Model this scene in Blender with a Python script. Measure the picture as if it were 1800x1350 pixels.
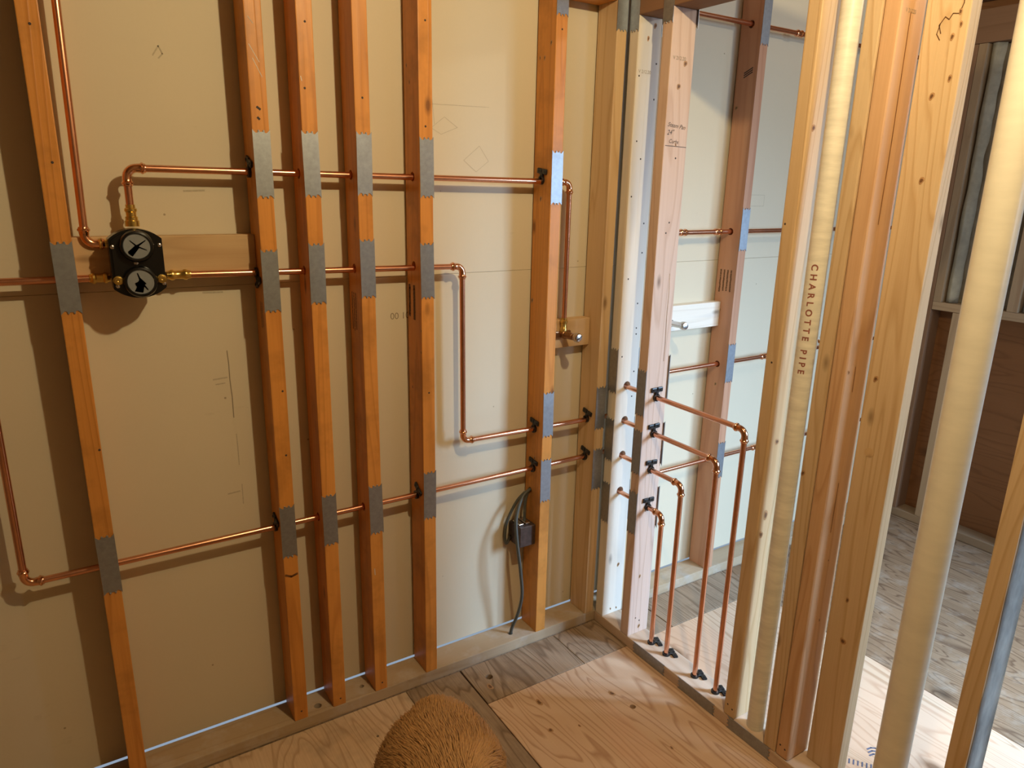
import bpy, bmesh, math, random
from mathutils import Vector, Matrix, noise

random.seed(7)
sc = bpy.context.scene
COL = sc.collection
for o in list(bpy.data.objects):
    bpy.data.objects.remove(o, do_unlink=True)

# ---------------------------------------------------------------- camera
CAM = (0.0513, -1.7370, 1.5150)
YAW, PITCH, ROLL, FPX = math.radians(32.68), math.radians(15.58), math.radians(1.25), 1251.0
fw = Vector((math.sin(YAW) * math.cos(PITCH), math.cos(YAW) * math.cos(PITCH), -math.sin(PITCH)))
r0 = Vector((math.cos(YAW), -math.sin(YAW), 0))
u0 = r0.cross(fw)
rt = r0 * math.cos(ROLL) + u0 * math.sin(ROLL)
up = -r0 * math.sin(ROLL) + u0 * math.cos(ROLL)
cd = bpy.data.cameras.new('camera')
cam = bpy.data.objects.new('camera', cd)
COL.objects.link(cam)
cd.sensor_width = 36.0
cd.lens = FPX / 1800.0 * 36.0
cd.clip_start = 0.02
cam.matrix_world = Matrix(((rt.x, up.x, -fw.x, CAM[0]), (rt.y, up.y, -fw.y, CAM[1]),
                           (rt.z, up.z, -fw.z, CAM[2]), (0, 0, 0, 1)))
sc.camera = cam

# ---------------------------------------------------------------- world and lights
w = bpy.data.worlds.new('world')
sc.world = w
w.use_nodes = True
w.node_tree.nodes['Background'].inputs[0].default_value = (0.62, 0.78, 1.0, 1)
w.node_tree.nodes['Background'].inputs[1].default_value = 0.45


def point(name, loc, power, color, radius):
    l = bpy.data.lights.new(name, 'POINT')
    l.energy = power
    l.color = color
    l.shadow_soft_size = radius
    o = bpy.data.objects.new(name, l)
    COL.objects.link(o)
    o.location = loc
    return o


def area(name, loc, direction, sx, sy, power, color, spread=180):
    l = bpy.data.lights.new(name, 'AREA')
    l.shape = 'RECTANGLE'
    l.size, l.size_y = sx, sy
    l.spread = math.radians(spread)
    l.energy = power
    l.color = color
    o = bpy.data.objects.new(name, l)
    COL.objects.link(o)
    o.location = loc
    o.rotation_euler = Vector(direction).to_track_quat('-Z', 'Y').to_euler()
    return o


point('ceiling_bulb_near', (0.90, -1.30, 2.27), 54.0, (1.0, 0.80, 0.46), 0.022)
point('ceiling_bulb_far', (2.42, -1.06, 2.20), 10.0, (1.0, 0.92, 0.76), 0.025)
area('window_daylight', (3.425, -2.44, 1.55), (-1.0, 0.90, -1.20), 0.72, 1.10, 68.0, (0.50, 0.75, 1.06), 98)

area('added_front_fill', (2.72, -3.375, 1.50), (-0.42, 1.0, -0.45), 0.70, 1.10, 26.0, (0.50, 0.75, 1.06), 120)  # added fill to brighten the nearest stud and the thick pipe's edge

sc.view_settings.view_transform = 'Standard'
sc.view_settings.look = 'None'
sc.view_settings.gamma = 1.0
sc.view_settings.use_curve_mapping = False
sc.view_settings.exposure = 0.0

# ---------------------------------------------------------------- material helpers


def lin(c):
    return tuple((v / 12.92 if v <= 0.04045 else ((v + 0.055) / 1.055) ** 2.4) for v in [x / 255.0 for x in c])


class NT:
    def __init__(self, name):
        self.m = bpy.data.materials.new(name)
        self.m.use_nodes = True
        self.t = self.m.node_tree
        self.b = self.t.nodes['Principled BSDF']

    def n(self, typ, **kw):
        nd = self.t.nodes.new(typ)
        for k, v in kw.items():
            setattr(nd, k, v)
        return nd

    def link(self, a, b):
        self.t.links.new(a, b)

    def set(self, nd, key, val):
        if hasattr(val, 'links') or isinstance(val, bpy.types.NodeSocket):
            self.link(val, nd.inputs[key])
        else:
            nd.inputs[key].default_value = val

    def math(self, op, a, b=0.5, clamp=False):
        nd = self.n('ShaderNodeMath', operation=op)
        nd.use_clamp = clamp
        self.set(nd, 0, a)
        self.set(nd, 1, b)
        return nd.outputs[0]

    def obj(self, rnd=True):
        tc = self.n('ShaderNodeTexCoord').outputs['Object']
        if not rnd:
            return tc
        oi = self.n('ShaderNodeObjectInfo').outputs['Random']
        s = self.math('MULTIPLY', oi, 17.3)
        v = self.n('ShaderNodeVectorMath', operation='ADD')
        self.link(tc, v.inputs[0])
        cx = self.n('ShaderNodeCombineXYZ')
        self.link(s, cx.inputs[0])
        self.link(self.math('MULTIPLY', s, 1.7), cx.inputs[1])
        self.link(self.math('MULTIPLY', s, 2.3), cx.inputs[2])
        self.link(cx.outputs[0], v.inputs[1])
        return v.outputs[0]

    def scale(self, vec, s):
        mp = self.n('ShaderNodeMapping')
        self.link(vec, mp.inputs[0])
        mp.inputs['Scale'].default_value = s
        return mp.outputs[0]

    def noise(self, vec, scale, detail=3.0, rough=0.55, dist=0.0):
        nd = self.n('ShaderNodeTexNoise')
        self.link(vec, nd.inputs['Vector'])
        nd.inputs['Scale'].default_value = scale
        nd.inputs['Detail'].default_value = detail
        nd.inputs['Roughness'].default_value = rough
        nd.inputs['Distortion'].default_value = dist
        return nd.outputs['Fac']

    def ramp(self, fac, stops, interp='LINEAR'):
        r = self.n('ShaderNodeValToRGB')
        r.color_ramp.interpolation = interp
        el = r.color_ramp.elements
        el[0].position, el[0].color = stops[0][0], (*stops[0][1], 1)
        el[1].position, el[1].color = stops[-1][0], (*stops[-1][1], 1)
        for p, c in stops[1:-1]:
            e = el.new(p)
            e.color = (*c, 1)
        self.link(fac, r.inputs[0])
        return r.outputs[0]

    def mix(self, fac, a, b, mode='MIX'):
        nd = self.n('ShaderNodeMix', data_type='RGBA', blend_type=mode)
        self.set(nd, 0, fac)
        for k, v in ((6, a), (7, b)):
            if isinstance(v, tuple):
                nd.inputs[k].default_value = (*v, 1)
            else:
                self.link(v, nd.inputs[k])
        return nd.outputs[2]

    def bump(self, h, strength, dist=0.002):
        b = self.n('ShaderNodeBump')
        b.inputs['Strength'].default_value = strength
        b.inputs['Distance'].default_value = dist
        self.link(h, b.inputs['Height'])
        self.link(b.outputs[0], self.b.inputs['Normal'])

    def fin(self, color, rough=0.6, metal=0.0, spec=0.5):
        self.set(self.b, 'Base Color', color if not isinstance(color, tuple) else (*color, 1))
        self.set(self.b, 'Roughness', rough)
        self.b.inputs['Metallic'].default_value = metal
        self.b.inputs['Specular IOR Level'].default_value = spec
        return self.m


def wood(name, light, mid, dark, rough=0.6, spec=0.3, lines=9.0, line_amt=0.35, knots=0.5, tint=0.12,
         fuzz=0.25, stain=None, grain_axis='z', bump=0.25, patch=None):
    """Sawn timber or plywood: long flowing contour grain, fine fibre, sparse knots."""
    t = NT(name)
    v = t.obj()
    st = {'z': (1, 1, 0.07), 'y': (1, 0.16, 1), 'x': (0.16, 1, 1)}[grain_axis]
    vs = t.scale(v, st)
    base = t.noise(vs, 7.0, 2.0, 0.5, 0.4)
    fr = t.math('FRACT', t.math('MULTIPLY', base, lines), 0)
    ring = t.ramp(fr, [(0.0, (0, 0, 0)), (0.62, (0.12, 0.12, 0.12)), (0.86, (1, 1, 1)), (1.0, (0, 0, 0))])
    fib = {'z': (1, 1, 0.02), 'y': (1, 0.03, 1), 'x': (0.03, 1, 1)}[grain_axis]
    fine = t.noise(t.scale(v, fib), 260.0, 2.0, 0.6)
    big = t.noise(t.scale(v, {'z': (1, 1, .35), 'y': (1, .5, 1), 'x': (.5, 1, 1)}[grain_axis]), 5.0, 2.0)
    col = t.mix(big, light, mid)
    col = t.mix(t.math('MULTIPLY', ring, line_amt), col, dark)
    col = t.mix(t.math('MULTIPLY', t.math('SUBTRACT', fine, 0.35, True), fuzz), col, dark)
    if stain:
        s = t.noise(v, stain[1], 4.0, 0.65)
        col = t.mix(t.ramp(s, [(0.5, (0, 0, 0)), (0.68, (stain[2],) * 3)]), col, stain[0])
    if patch:
        s = t.noise(t.scale(v, st), patch[1], 2.0, 0.5)
        col = t.mix(t.ramp(s, [(0.55, (0, 0, 0)), (0.6, (patch[2],) * 3)]), col, patch[0])
    if knots > 0:
        kv = t.scale(v, {'z': (11, 11, 4.6), 'y': (4, 2.2, 4), 'x': (2.2, 4, 4)}[grain_axis])
        vo = t.n('ShaderNodeTexVoronoi')
        t.link(kv, vo.inputs['Vector'])
        vo.inputs['Scale'].default_value = 1.0
        d = t.ramp(vo.outputs['Distance'], [(0.045, (1, 1, 1)), (0.075, (0.55, 0.55, 0.55)), (0.13, (0, 0, 0))])
        sx = t.n('ShaderNodeSeparateColor')
        t.link(vo.outputs['Color'], sx.inputs[0])
        sel = t.math('GREATER_THAN', sx.outputs[0], 1 - knots)
        kd = tuple(c * 0.45 for c in dark)
        col = t.mix(t.math('MULTIPLY', t.math('MULTIPLY', d, sel), 0.85), col, kd)
    oi = t.n('ShaderNodeObjectInfo').outputs['Random']
    hs = t.n('ShaderNodeHueSaturation')
    t.link(col, hs.inputs['Color'])
    t.link(t.math('ADD', t.math('MULTIPLY', oi, 2 * tint), 1 - tint), hs.inputs['Value'])
    if bump:
        t.bump(t.math('ADD', t.math('MULTIPLY', fine, 0.6), ring), bump, 0.0012)
    return t.fin(hs.outputs[0], rough, 0.0, spec)


def plain(name, color, rough=0.5, metal=0.0, spec=0.5, var=0.15, vscale=30.0, bump=0.0, stretch=(1, 1, 1)):
    t = NT(name)
    v = t.scale(t.obj(), stretch)
    n = t.noise(v, vscale, 4.0, 0.6)
    lo = tuple(c * (1 - var) for c in color)
    hi = tuple(min(1, c * (1 + var)) for c in color)
    col = t.ramp(n, [(0.3, lo), (0.7, hi)])
    if bump:
        t.bump(n, bump, 0.002)
    return t.fin(col, rough, metal, spec)


M = {}
M['old_fir'] = wood('aged_orange_fir', (0.74, 0.330, 0.078), (0.64, 0.262, 0.052), (0.38, 0.125, 0.020), rough=0.42, spec=0.35,
                    lines=11, line_amt=0.38, knots=0.6, tint=0.08, fuzz=0.5, stain=((0.36, 0.15, 0.03), 7.0, 0.55))
M['red_fir'] = wood('reddish_fir', (0.58, 0.33, 0.21), (0.50, 0.25, 0.14), (0.30, 0.10, 0.045), rough=0.5, spec=0.3,
                    lines=8, line_amt=0.3, knots=0.35)
M['tan_pine'] = wood('tan_pine', (0.66, 0.49, 0.30), (0.60, 0.42, 0.235), (0.44, 0.26, 0.11), rough=0.5, spec=0.3,
                     lines=13, line_amt=0.5, knots=0.6, fuzz=0.45)
M['orange_pine'] = wood('orange_pine', (0.64, 0.41, 0.245), (0.57, 0.35, 0.19), (0.40, 0.20, 0.08), rough=0.5, spec=0.3,
                        lines=11, line_amt=0.5, knots=0.6, fuzz=0.5)
M['pale_spf'] = wood('pale_spruce', (0.82, 0.77, 0.68), (0.76, 0.71, 0.62), (0.56, 0.49, 0.40), rough=0.6, spec=0.25,
                     lines=8, line_amt=0.3, knots=0.55, tint=0.03, patch=((0.58, 0.57, 0.55), 9.0, 0.8))
M['pink_fir'] = wood('pinkish_fir', (0.71, 0.55, 0.46), (0.65, 0.48, 0.385), (0.48, 0.31, 0.22), rough=0.6, spec=0.25,
                     lines=16, line_amt=0.5, knots=0.6, tint=0.03, fuzz=0.4)
M['yellow_fir'] = wood('yellow_new_fir', (0.66, 0.50, 0.32), (0.60, 0.435, 0.25), (0.45, 0.28, 0.13), rough=0.55, spec=0.3,
                       lines=15, line_amt=0.6, knots=0.75, tint=0.05, fuzz=0.5)
M['plate_fir'] = wood('new_plate_fir', (0.67, 0.53, 0.41), (0.60, 0.46, 0.34), (0.42, 0.27, 0.17), rough=0.65, spec=0.2,
                      lines=12, line_amt=0.45, knots=0.5, tint=0.02, fuzz=0.4)
M['block'] = wood('blocking_board', (0.62, 0.44, 0.25), (0.55, 0.37, 0.19), (0.38, 0.21, 0.09), rough=0.6, spec=0.25,
                  lines=6, line_amt=0.35, knots=0.5, tint=0.05)
M['dusty_plate'] = wood('dusty_sole_plate', (0.50, 0.39, 0.27), (0.43, 0.32, 0.20), (0.27, 0.17, 0.09), rough=0.75, spec=0.2,
                        lines=8, line_amt=0.3, knots=0.3, tint=0.05, stain=((0.52, 0.46, 0.40), 9.0, 0.6))
M['brown_old'] = wood('brown_old_timber', (0.28, 0.165, 0.10), (0.22, 0.12, 0.07), (0.12, 0.06, 0.03), rough=0.7, spec=0.2,
                      lines=7, line_amt=0.3, knots=0.3)
M['dull_stud'] = wood('dull_brown_timber', (0.40, 0.29, 0.19), (0.34, 0.24, 0.15), (0.2, 0.12, 0.07), rough=0.7, spec=0.2,
                      lines=7, line_amt=0.3, knots=0.3)
M['sheathing'] = wood('brown_sheathing', (0.26, 0.12, 0.05), (0.20, 0.085, 0.03), (0.11, 0.04, 0.012), rough=0.55, spec=0.3,
                      lines=12, line_amt=0.35, knots=0.3, grain_axis='y')
M['new_ply'] = wood('new_plywood', (0.66, 0.48, 0.335), (0.61, 0.42, 0.275), (0.33, 0.165, 0.08), rough=0.6, spec=0.25,
                    lines=17, line_amt=0.6, knots=0.35, tint=0.0, fuzz=0.2, grain_axis='y', bump=0.12,
                    patch=((0.64, 0.40, 0.27), 6.0, 0.4))
M['old_ply'] = wood('weathered_plywood', (0.33, 0.215, 0.13), (0.24, 0.15, 0.085), (0.10, 0.052, 0.028), rough=0.75, spec=0.2,
                    lines=24, line_amt=0.8, knots=0.4, tint=0.04, fuzz=0.7, grain_axis='y', bump=0.3,
                    stain=((0.40, 0.33, 0.26), 11.0, 0.4))
M['tan_ply'] = wood('tan_used_plywood', (0.68, 0.52, 0.36), (0.60, 0.44, 0.29), (0.30, 0.175, 0.09), rough=0.7, spec=0.2,
                    lines=20, line_amt=0.5, knots=0.45, tint=0.0, fuzz=0.6, grain_axis='y', bump=0.25,
                    stain=((0.30, 0.235, 0.17), 3.4, 0.85))
M['old_board'] = wood('weathered_board', (0.42, 0.315, 0.22), (0.33, 0.24, 0.16), (0.12, 0.072, 0.042), rough=0.75, spec=0.2,
                      lines=18, line_amt=0.65, knots=0.5, tint=0.05, fuzz=0.9, grain_axis='y', bump=0.35,
                      stain=((0.20, 0.14, 0.09), 9.0, 0.5))
M['steel'] = plain('galvanised_steel', (0.33, 0.355, 0.39), rough=0.45, metal=0.8, var=0.10, vscale=90)
M['copper'] = plain('copper', (0.76, 0.39, 0.25), rough=0.26, metal=1.0, var=0.12, vscale=14)
M['copper_fit'] = plain('copper_fitting', (0.80, 0.43, 0.26), rough=0.18, metal=1.0, var=0.1, vscale=40)
M['brass'] = plain('brass', (0.72, 0.52, 0.16), rough=0.28, metal=1.0, var=0.2, vscale=50)
M['bronze'] = plain('old_bronze', (0.30, 0.16, 0.08), rough=0.4, metal=0.9, var=0.3, vscale=50)
M['chrome'] = plain('dull_chrome', (0.62, 0.60, 0.60), rough=0.25, metal=1.0, var=0.05, vscale=40)
M['black_plastic'] = plain('black_plastic', (0.012, 0.012, 0.013), rough=0.38, spec=0.5, var=0.1)
M['gloss_black'] = plain('gloss_black_guard', (0.006, 0.006, 0.006), rough=0.22, spec=0.5, var=0.1)
M['dial_grey'] = plain('grey_dial_face', (0.21, 0.225, 0.235), rough=0.5, var=0.05)
M['dial_dark'] = plain('dark_dial_mark', (0.045, 0.042, 0.04), rough=0.5, var=0.05)
M['pvc'] = plain('cream_pvc', (0.80, 0.765, 0.645), rough=0.32, spec=0.5, var=0.05, vscale=10, stretch=(1, 1, 4))
M['pvc_dirty'] = plain('scuffed_cream_pvc', (0.80, 0.77, 0.67), rough=0.38, spec=0.45, var=0.12, vscale=22, stretch=(0.5, 0.5, 3))
M['ink'] = plain('black_ink', (0.05, 0.035, 0.03), rough=0.7, var=0.1)
M['faint_ink'] = plain('grey_ink', (0.28, 0.23, 0.16), rough=0.8, var=0.1)
M['red_ink'] = plain('brown_red_print', (0.30, 0.10, 0.07), rough=0.7, var=0.1)
M['blue_ink'] = plain('navy_stamp_ink', (0.10, 0.11, 0.17), rough=0.7, var=0.1)
M['scuff'] = plain('faint_scuff', (0.47, 0.41, 0.30), rough=0.85, var=0.12, vscale=200)
M['stamp'] = plain('faded_stamp_ink', (0.16, 0.075, 0.03), rough=0.7, var=0.1)
M['knot'] = plain('dark_knot', (0.16, 0.075, 0.03), rough=0.6, var=0.3, vscale=150)
M['knot_rim'] = plain('knot_rim', (0.42, 0.24, 0.11), rough=0.6, var=0.2, vscale=150)
M['pencil'] = plain('pencil_line', (0.30, 0.27, 0.22), rough=0.8, var=0.1)
M['box_metal'] = plain('dark_junction_box', (0.075, 0.05, 0.042), rough=0.55, metal=0.3, var=0.35, vscale=60, bump=0.2)
M['cable'] = plain('dark_cable_jacket', (0.075, 0.08, 0.07), rough=0.45, spec=0.4, var=0.15)
M['insul'] = plain('faced_insulation', (0.42, 0.36, 0.275), rough=0.9, spec=0.1, var=0.2, vscale=14, bump=0.4)
M['insul2'] = plain('pale_insulation_flange', (0.60, 0.555, 0.45), rough=0.9, spec=0.1, var=0.15, vscale=20, bump=0.4)
M['scratch_daylight'] = plain('pale_scratch_and_daylight', (0.66, 0.66, 0.63), rough=0.8, spec=0.2, var=0.3, vscale=18, bump=0.3, stretch=(1, 1, 0.5))  # shared by pale stud scratches and the daylight painted on the nearest stud
M['white_paint'] = plain('white_paint', (0.75, 0.74, 0.70), rough=0.5, var=0.04)


def drywall_mat():
    t = NT('drywall_paper')
    v = t.obj(False)
    big = t.noise(v, 1.6, 3.0, 0.5)
    col = t.mix(big, (0.66, 0.595, 0.455), (0.63, 0.56, 0.42))
    fine = t.noise(v, 190.0, 2.0)
    col = t.mix(t.math('MULTIPLY', fine, 0.10), col, (0.5, 0.42, 0.3))
    sc_ = t.noise(t.scale(v, (1.0, 1.0, 0.35)), 5.5, 6.0, 0.75)
    col = t.mix(t.ramp(sc_, [(0.63, (0, 0, 0)), (0.74, (0.5,) * 3)]), col, (0.42, 0.36, 0.26))
    sp = t.n('ShaderNodeTexVoronoi')
    t.link(v, sp.inputs['Vector'])
    sp.inputs['Scale'].default_value = 9.0
    d = t.ramp(sp.outputs['Distance'], [(0.018, (1, 1, 1)), (0.03, (0, 0, 0))])
    col = t.mix(t.math('MULTIPLY', d, 0.7), col, (0.22, 0.16, 0.09))
    t.bump(t.noise(v, 3.5, 2.0), 0.25, 0.012)
    return t.fin(col, 0.85, 0, 0.2)


M['drywall'] = drywall_mat()
M['plaster'] = plain('plain_wall', (0.34, 0.27, 0.20), rough=0.8, var=0.05, vscale=3)
M['ceil'] = wood('ceiling_boards', (0.30, 0.20, 0.12), (0.25, 0.16, 0.09), (0.16, 0.09, 0.045), rough=0.8, spec=0.1, knots=0.3, grain_axis='x')

# ---------------------------------------------------------------- object helpers


def tag(o, label=None, cat=None, group=None, kind=None):
    if label: o['label'] = label
    if cat: o['category'] = cat
    if group: o['group'] = group
    if kind: o['kind'] = kind
    return o


def wm(o):
    if o is None:
        return Matrix.Identity(4)
    if o.parent is None:
        return o.matrix_basis.copy()
    return wm(o.parent) @ o.matrix_parent_inverse @ o.matrix_basis


def attach(o, parent):
    """parent o while keeping the placement it has in the room"""
    if parent is not None:
        o.parent = parent
        o.matrix_parent_inverse = wm(parent).inverted()
    return o


def new(name, mesh, mat=None, parent=None, loc=(0, 0, 0), rot=None):
    o = bpy.data.objects.new(name, mesh)
    COL.objects.link(o)
    o.location = loc
    if rot is not None:
        o.rotation_euler = rot
    if mat is not None and mesh is not None and not mesh.materials:
        mesh.materials.append(mat)
    return attach(o, parent)


def empty(name, loc):
    o = bpy.data.objects.new(name, None)
    COL.objects.link(o)
    o.location = loc
    o.empty_display_size = 0.05
    return o


def mesh_from(bm, name, smooth=False):
    me = bpy.data.meshes.new(name)
    bm.normal_update()
    bm.to_mesh(me)
    bm.free()
    if smooth:
        me.polygons.foreach_set('use_smooth', [True] * len(me.polygons))
    return me


def box_bm(lo, hi, bev=0.0, seg=1, bm=None):
    own = bm is None
    b = bmesh.new()
    bmesh.ops.create_cube(b, size=1)
    for v in b.verts:
        v.co = Vector([lo[i] + (v.co[i] + 0.5) * (hi[i] - lo[i]) for i in range(3)])
    if bev > 0:
        bmesh.ops.bevel(b, geom=b.edges[:], offset=bev, segments=seg, affect='EDGES', profile=0.6)
    if own:
        return b
    tmp = bpy.data.meshes.new('tmp')
    b.to_mesh(tmp)
    b.free()
    bm.from_mesh(tmp)
    bpy.data.meshes.remove(tmp)
    return bm


def frame_axes(d):
    d = Vector(d).normalized()
    a = Vector((0, 0, 1)) if abs(d.z) < 0.9 else Vector((1, 0, 0))
    x = d.cross(a).normalized()
    return x, d.cross(x).normalized(), d


def sweep(bm, pts, radii, seg=14, cap=True):
    """tube along a list of points with a radius at each"""
    pts = [Vector(p) for p in pts]
    n = len(pts)
    rings = []
    px = None
    for i in range(n):
        d = (pts[min(i + 1, n - 1)] - pts[max(i - 1, 0)])
        if d.length < 1e-9:
            d = pts[i] - pts[i - 1] if i else pts[1] - pts[0]
        d.normalize()
        if px is None:
            px, py, _ = frame_axes(d)
        else:
            px = (px - d * px.dot(d)).normalized()
            py = d.cross(px)
        r = radii[i] if isinstance(radii, (list, tuple)) else radii
        rings.append([bm.verts.new(pts[i] + (px * math.cos(2 * math.pi * k / seg) + py * math.sin(2 * math.pi * k / seg)) * r)
                      for k in range(seg)])
    for a, b in zip(rings, rings[1:]):
        for k in range(seg):
            bm.faces.new((a[k], a[(k + 1) % seg], b[(k + 1) % seg], b[k]))
    if cap:
        bm.faces.new(rings[0])
        bm.faces.new(list(reversed(rings[-1])))
    bmesh.ops.recalc_face_normals(bm, faces=bm.faces[:])
    return bm


def tube(name, pts, radii, mat, parent=None, seg=14, origin=None):
    o_ = Vector(origin if origin is not None else pts[0])
    bm = bmesh.new()
    sweep(bm, [Vector(p) - o_ for p in pts], radii, seg)
    me = mesh_from(bm, name, True)
    me.materials.append(mat)
    ob = new(name, me, None, parent, o_)
    auto_sharp(me)
    return ob


def auto_sharp(me, ang=0.7):
    b = bmesh.new()
    b.from_mesh(me)
    for e in b.edges:
        if len(e.link_faces) == 2 and e.calc_face_angle(0) > ang:
            e.smooth = False
    b.to_mesh(me)
    b.free()


ROT = {'z': Matrix.Identity(3), 'x': Matrix(((0, 0, 1), (0, 1, 0), (-1, 0, 0))), 'y': Matrix(((1, 0, 0), (0, 0, 1), (0, -1, 0)))}


def lumber(name, x, y, z, mat, axis='z', bev=0.0025, holes=(), parent=None, seg=2, warp=0.0):
    """A sawn board between the given bounds. holes: list of (centre, axis, radius)."""
    lo = Vector((x[0], y[0], z[0]))
    hi = Vector((x[1], y[1], z[1]))
    org = (lo + hi) / 2
    ai = 'xyz'.index(axis)
    org[ai] = lo[ai]
    R = ROT[axis]
    Ri = R.transposed()
    b = box_bm(lo, hi, bev, seg)
    for v in b.verts:
        v.co = Ri @ (v.co - org)
    me = mesh_from(b, name)
    me.materials.append(mat)
    o = new(name, me, None, None, org, R.to_euler())
    if holes:
        cb = bmesh.new()
        for c, ax, r in holes:
            d = Vector([1.0 if k == ax else 0.0 for k in 'xyz'])
            sweep(cb, [Vector(c) - d * 0.09, Vector(c) + d * 0.09], r, 16)
        cme = mesh_from(cb, 'cut')
        cut = new('cut', cme)
        md = o.modifiers.new('b', 'BOOLEAN')
        md.object = cut
        md.solver = 'EXACT'
        bpy.context.view_layer.update()
        dg = bpy.context.evaluated_depsgraph_get()
        nm = bpy.data.meshes.new_from_object(o.evaluated_get(dg))
        o.modifiers.clear()
        o.data = nm
        nm.name = name
        bpy.data.objects.remove(cut)
        bpy.data.meshes.remove(cme)
        if not nm.materials:
            nm.materials.append(mat)
    return attach(o, parent)


# steel stud guard: a 38 x 150 mm plate with toothed ends, local face normal -y
def plate_mesh():
    w_, h_ = 0.0195, 0.0715
    t = [(-w_, h_ + 0.0045), (-w_ * 0.86, h_ + 0.001), (-w_ * 0.62, h_ - 0.0035), (-w_ * 0.42, h_ - 0.003), (-w_ * 0.36, h_ + 0.0025),
         (-w_ * 0.2, h_ + 0.0025), (-w_ * 0.14, h_ - 0.001), (w_ * 0.14, h_ - 0.001), (w_ * 0.2, h_ + 0.0025), (w_ * 0.36, h_ + 0.0025),
         (w_ * 0.42, h_ - 0.003), (w_ * 0.62, h_ - 0.0035), (w_ * 0.86, h_ + 0.001), (w_, h_ + 0.0045)]
    loop = t + [(x, -z) for x, z in reversed(t)]
    bm = bmesh.new()
    f0 = [bm.verts.new((x, -0.0014, z)) for x, z in loop]
    f1 = [bm.verts.new((x, 0.0, z)) for x, z in loop]
    n = len(loop)
    bm.faces.new(f0)
    bm.faces.new(list(reversed(f1)))
    for k in range(n):
        bm.faces.new((f0[k], f1[k], f1[(k + 1) % n], f0[(k + 1) % n]))
    for sx in (-1, 1):        # prongs driven into the timber
        for sz in (-1, 1):
            box_bm((sx * w_ * 0.28 - 0.0016, -0.0024, sz * (h_ + 0.001) - 0.002), (sx * w_ * 0.28 + 0.0016, 0.002, sz * (h_ + 0.001) + 0.002), 0.0004, 1, bm)
    bmesh.ops.recalc_face_normals(bm, faces=bm.faces[:])
    me = mesh_from(bm, 'nail_plate')
    me.materials.append(M['steel'])
    return me


PLATE = plate_mesh()


def nail_plate(parent, x, y, z, facing='-y', tilt=0.0, horiz=False, label=None):
    rz = {'-y': 0.0, '-x': -math.pi / 2, '+x': math.pi / 2}[facing]
    o = bpy.data.objects.new('nail_plate', PLATE)
    COL.objects.link(o)
    R = Matrix.Rotation(rz, 4, 'Z') @ Matrix.Rotation(tilt + (math.pi / 2 if horiz else 0), 4, 'Y')
    o.matrix_basis = Matrix.Translation((x, y, z)) @ R
    if label:
        o['label'] = label
    return attach(o, parent)


# black plastic two-eared pipe clip; local: ring around -y axis, ears on +z
def clip_mesh():
    bm = bmesh.new()
    r_in, r_out = 0.0085, 0.0125
    seg = 18
    a0 = []
    for k in range(seg):
        a = 2 * math.pi * k / seg
        c, s = math.cos(a), math.sin(a)
        a0.append([bm.verts.new((c * r, y, s * r)) for r, y in ((r_out, -0.007), (r_in, -0.007), (r_in, 0.0), (r_out, 0.0))])
    for k in range(seg):
        p, q = a0[k], a0[(k + 1) % seg]
        for j in range(4):
            bm.faces.new((p[j], p[(j + 1) % 4], q[(j + 1) % 4], q[j]))
    box_bm((-0.006, -0.007, 0.008), (0.006, 0.0, 0.022), 0.0015, 1, bm)
    for s in (-1, 1):
        lo = (min(s * 0.001, s * 0.0235), -0.0065, 0.017)
        hi = (max(s * 0.001, s * 0.0235), 0.0, 0.033)
        box_bm(lo, hi, 0.0035, 2, bm)
    for s in (-1, 1):
        sweep(bm, [(s * 0.0145, -0.008, 0.025), (s * 0.0145, -0.006, 0.025)], [0.0032, 0.0032], 10)
    bmesh.ops.recalc_face_normals(bm, faces=bm.faces[:])
    me = mesh_from(bm, 'pipe_clip')
    me.materials.append(M['black_plastic'])
    return me


CLIP = clip_mesh()


def pipe_clip(parent, x, y, z, facing, roll=0.0):
    o = bpy.data.objects.new('pipe_clip', CLIP)
    COL.objects.link(o)
    base = {'-y': Matrix.Identity(4), '-x': Matrix.Rotation(-math.pi / 2, 4, 'Z'),
            '+z': Matrix.Rotation(-math.pi / 2, 4, 'X')}[facing]
    o.matrix_basis = Matrix.Translation((x, y, z)) @ base @ Matrix.Rotation(roll, 4, 'Y')
    return attach(o, parent)


R_ = 0.008          # half-inch copper


def seg_pipe(root, a, b, mat=None, r=R_):
    return tube('pipe', [a, b], r, mat or M['copper'], root)


def elbow(root, corner, d0, d1, bend=0.019, mat=None):
    """press elbow: comes in along d0, leaves along d1, with beaded sockets"""
    c, d0, d1 = Vector(corner), Vector(d0).normalized(), Vector(d1).normalized()
    R = 0.0092
    pts, rad = [], []
    soc = 0.017
    s = c - d0 * (bend + soc)
    for t, rr in ((0.0, R + 0.0006), (0.15, R + 0.0008), (0.3, R + 0.003), (0.45, R + 0.003), (0.6, R + 0.0006), (0.85, R + 0.0004), (1.0, R)):
        pts.append(s + d0 * soc * t)
        rad.append(rr)
    o = c - d0 * bend + d1 * bend
    for k in range(1, 9):
        a = k / 8 * math.pi / 2
        pts.append(o - d1 * bend * math.cos(a) + d0 * bend * math.sin(a))
        rad.append(R)
    e = c + d1 * bend
    for t, rr in ((0.15, R + 0.0004), (0.4, R + 0.0006), (0.55, R + 0.003), (0.7, R + 0.003), (0.85, R + 0.0008), (1.0, R + 0.0006)):
        pts.append(e + d1 * soc * t)
        rad.append(rr)
    return tube('elbow', pts, rad, mat or M['copper_fit'], root, 16)


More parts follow.
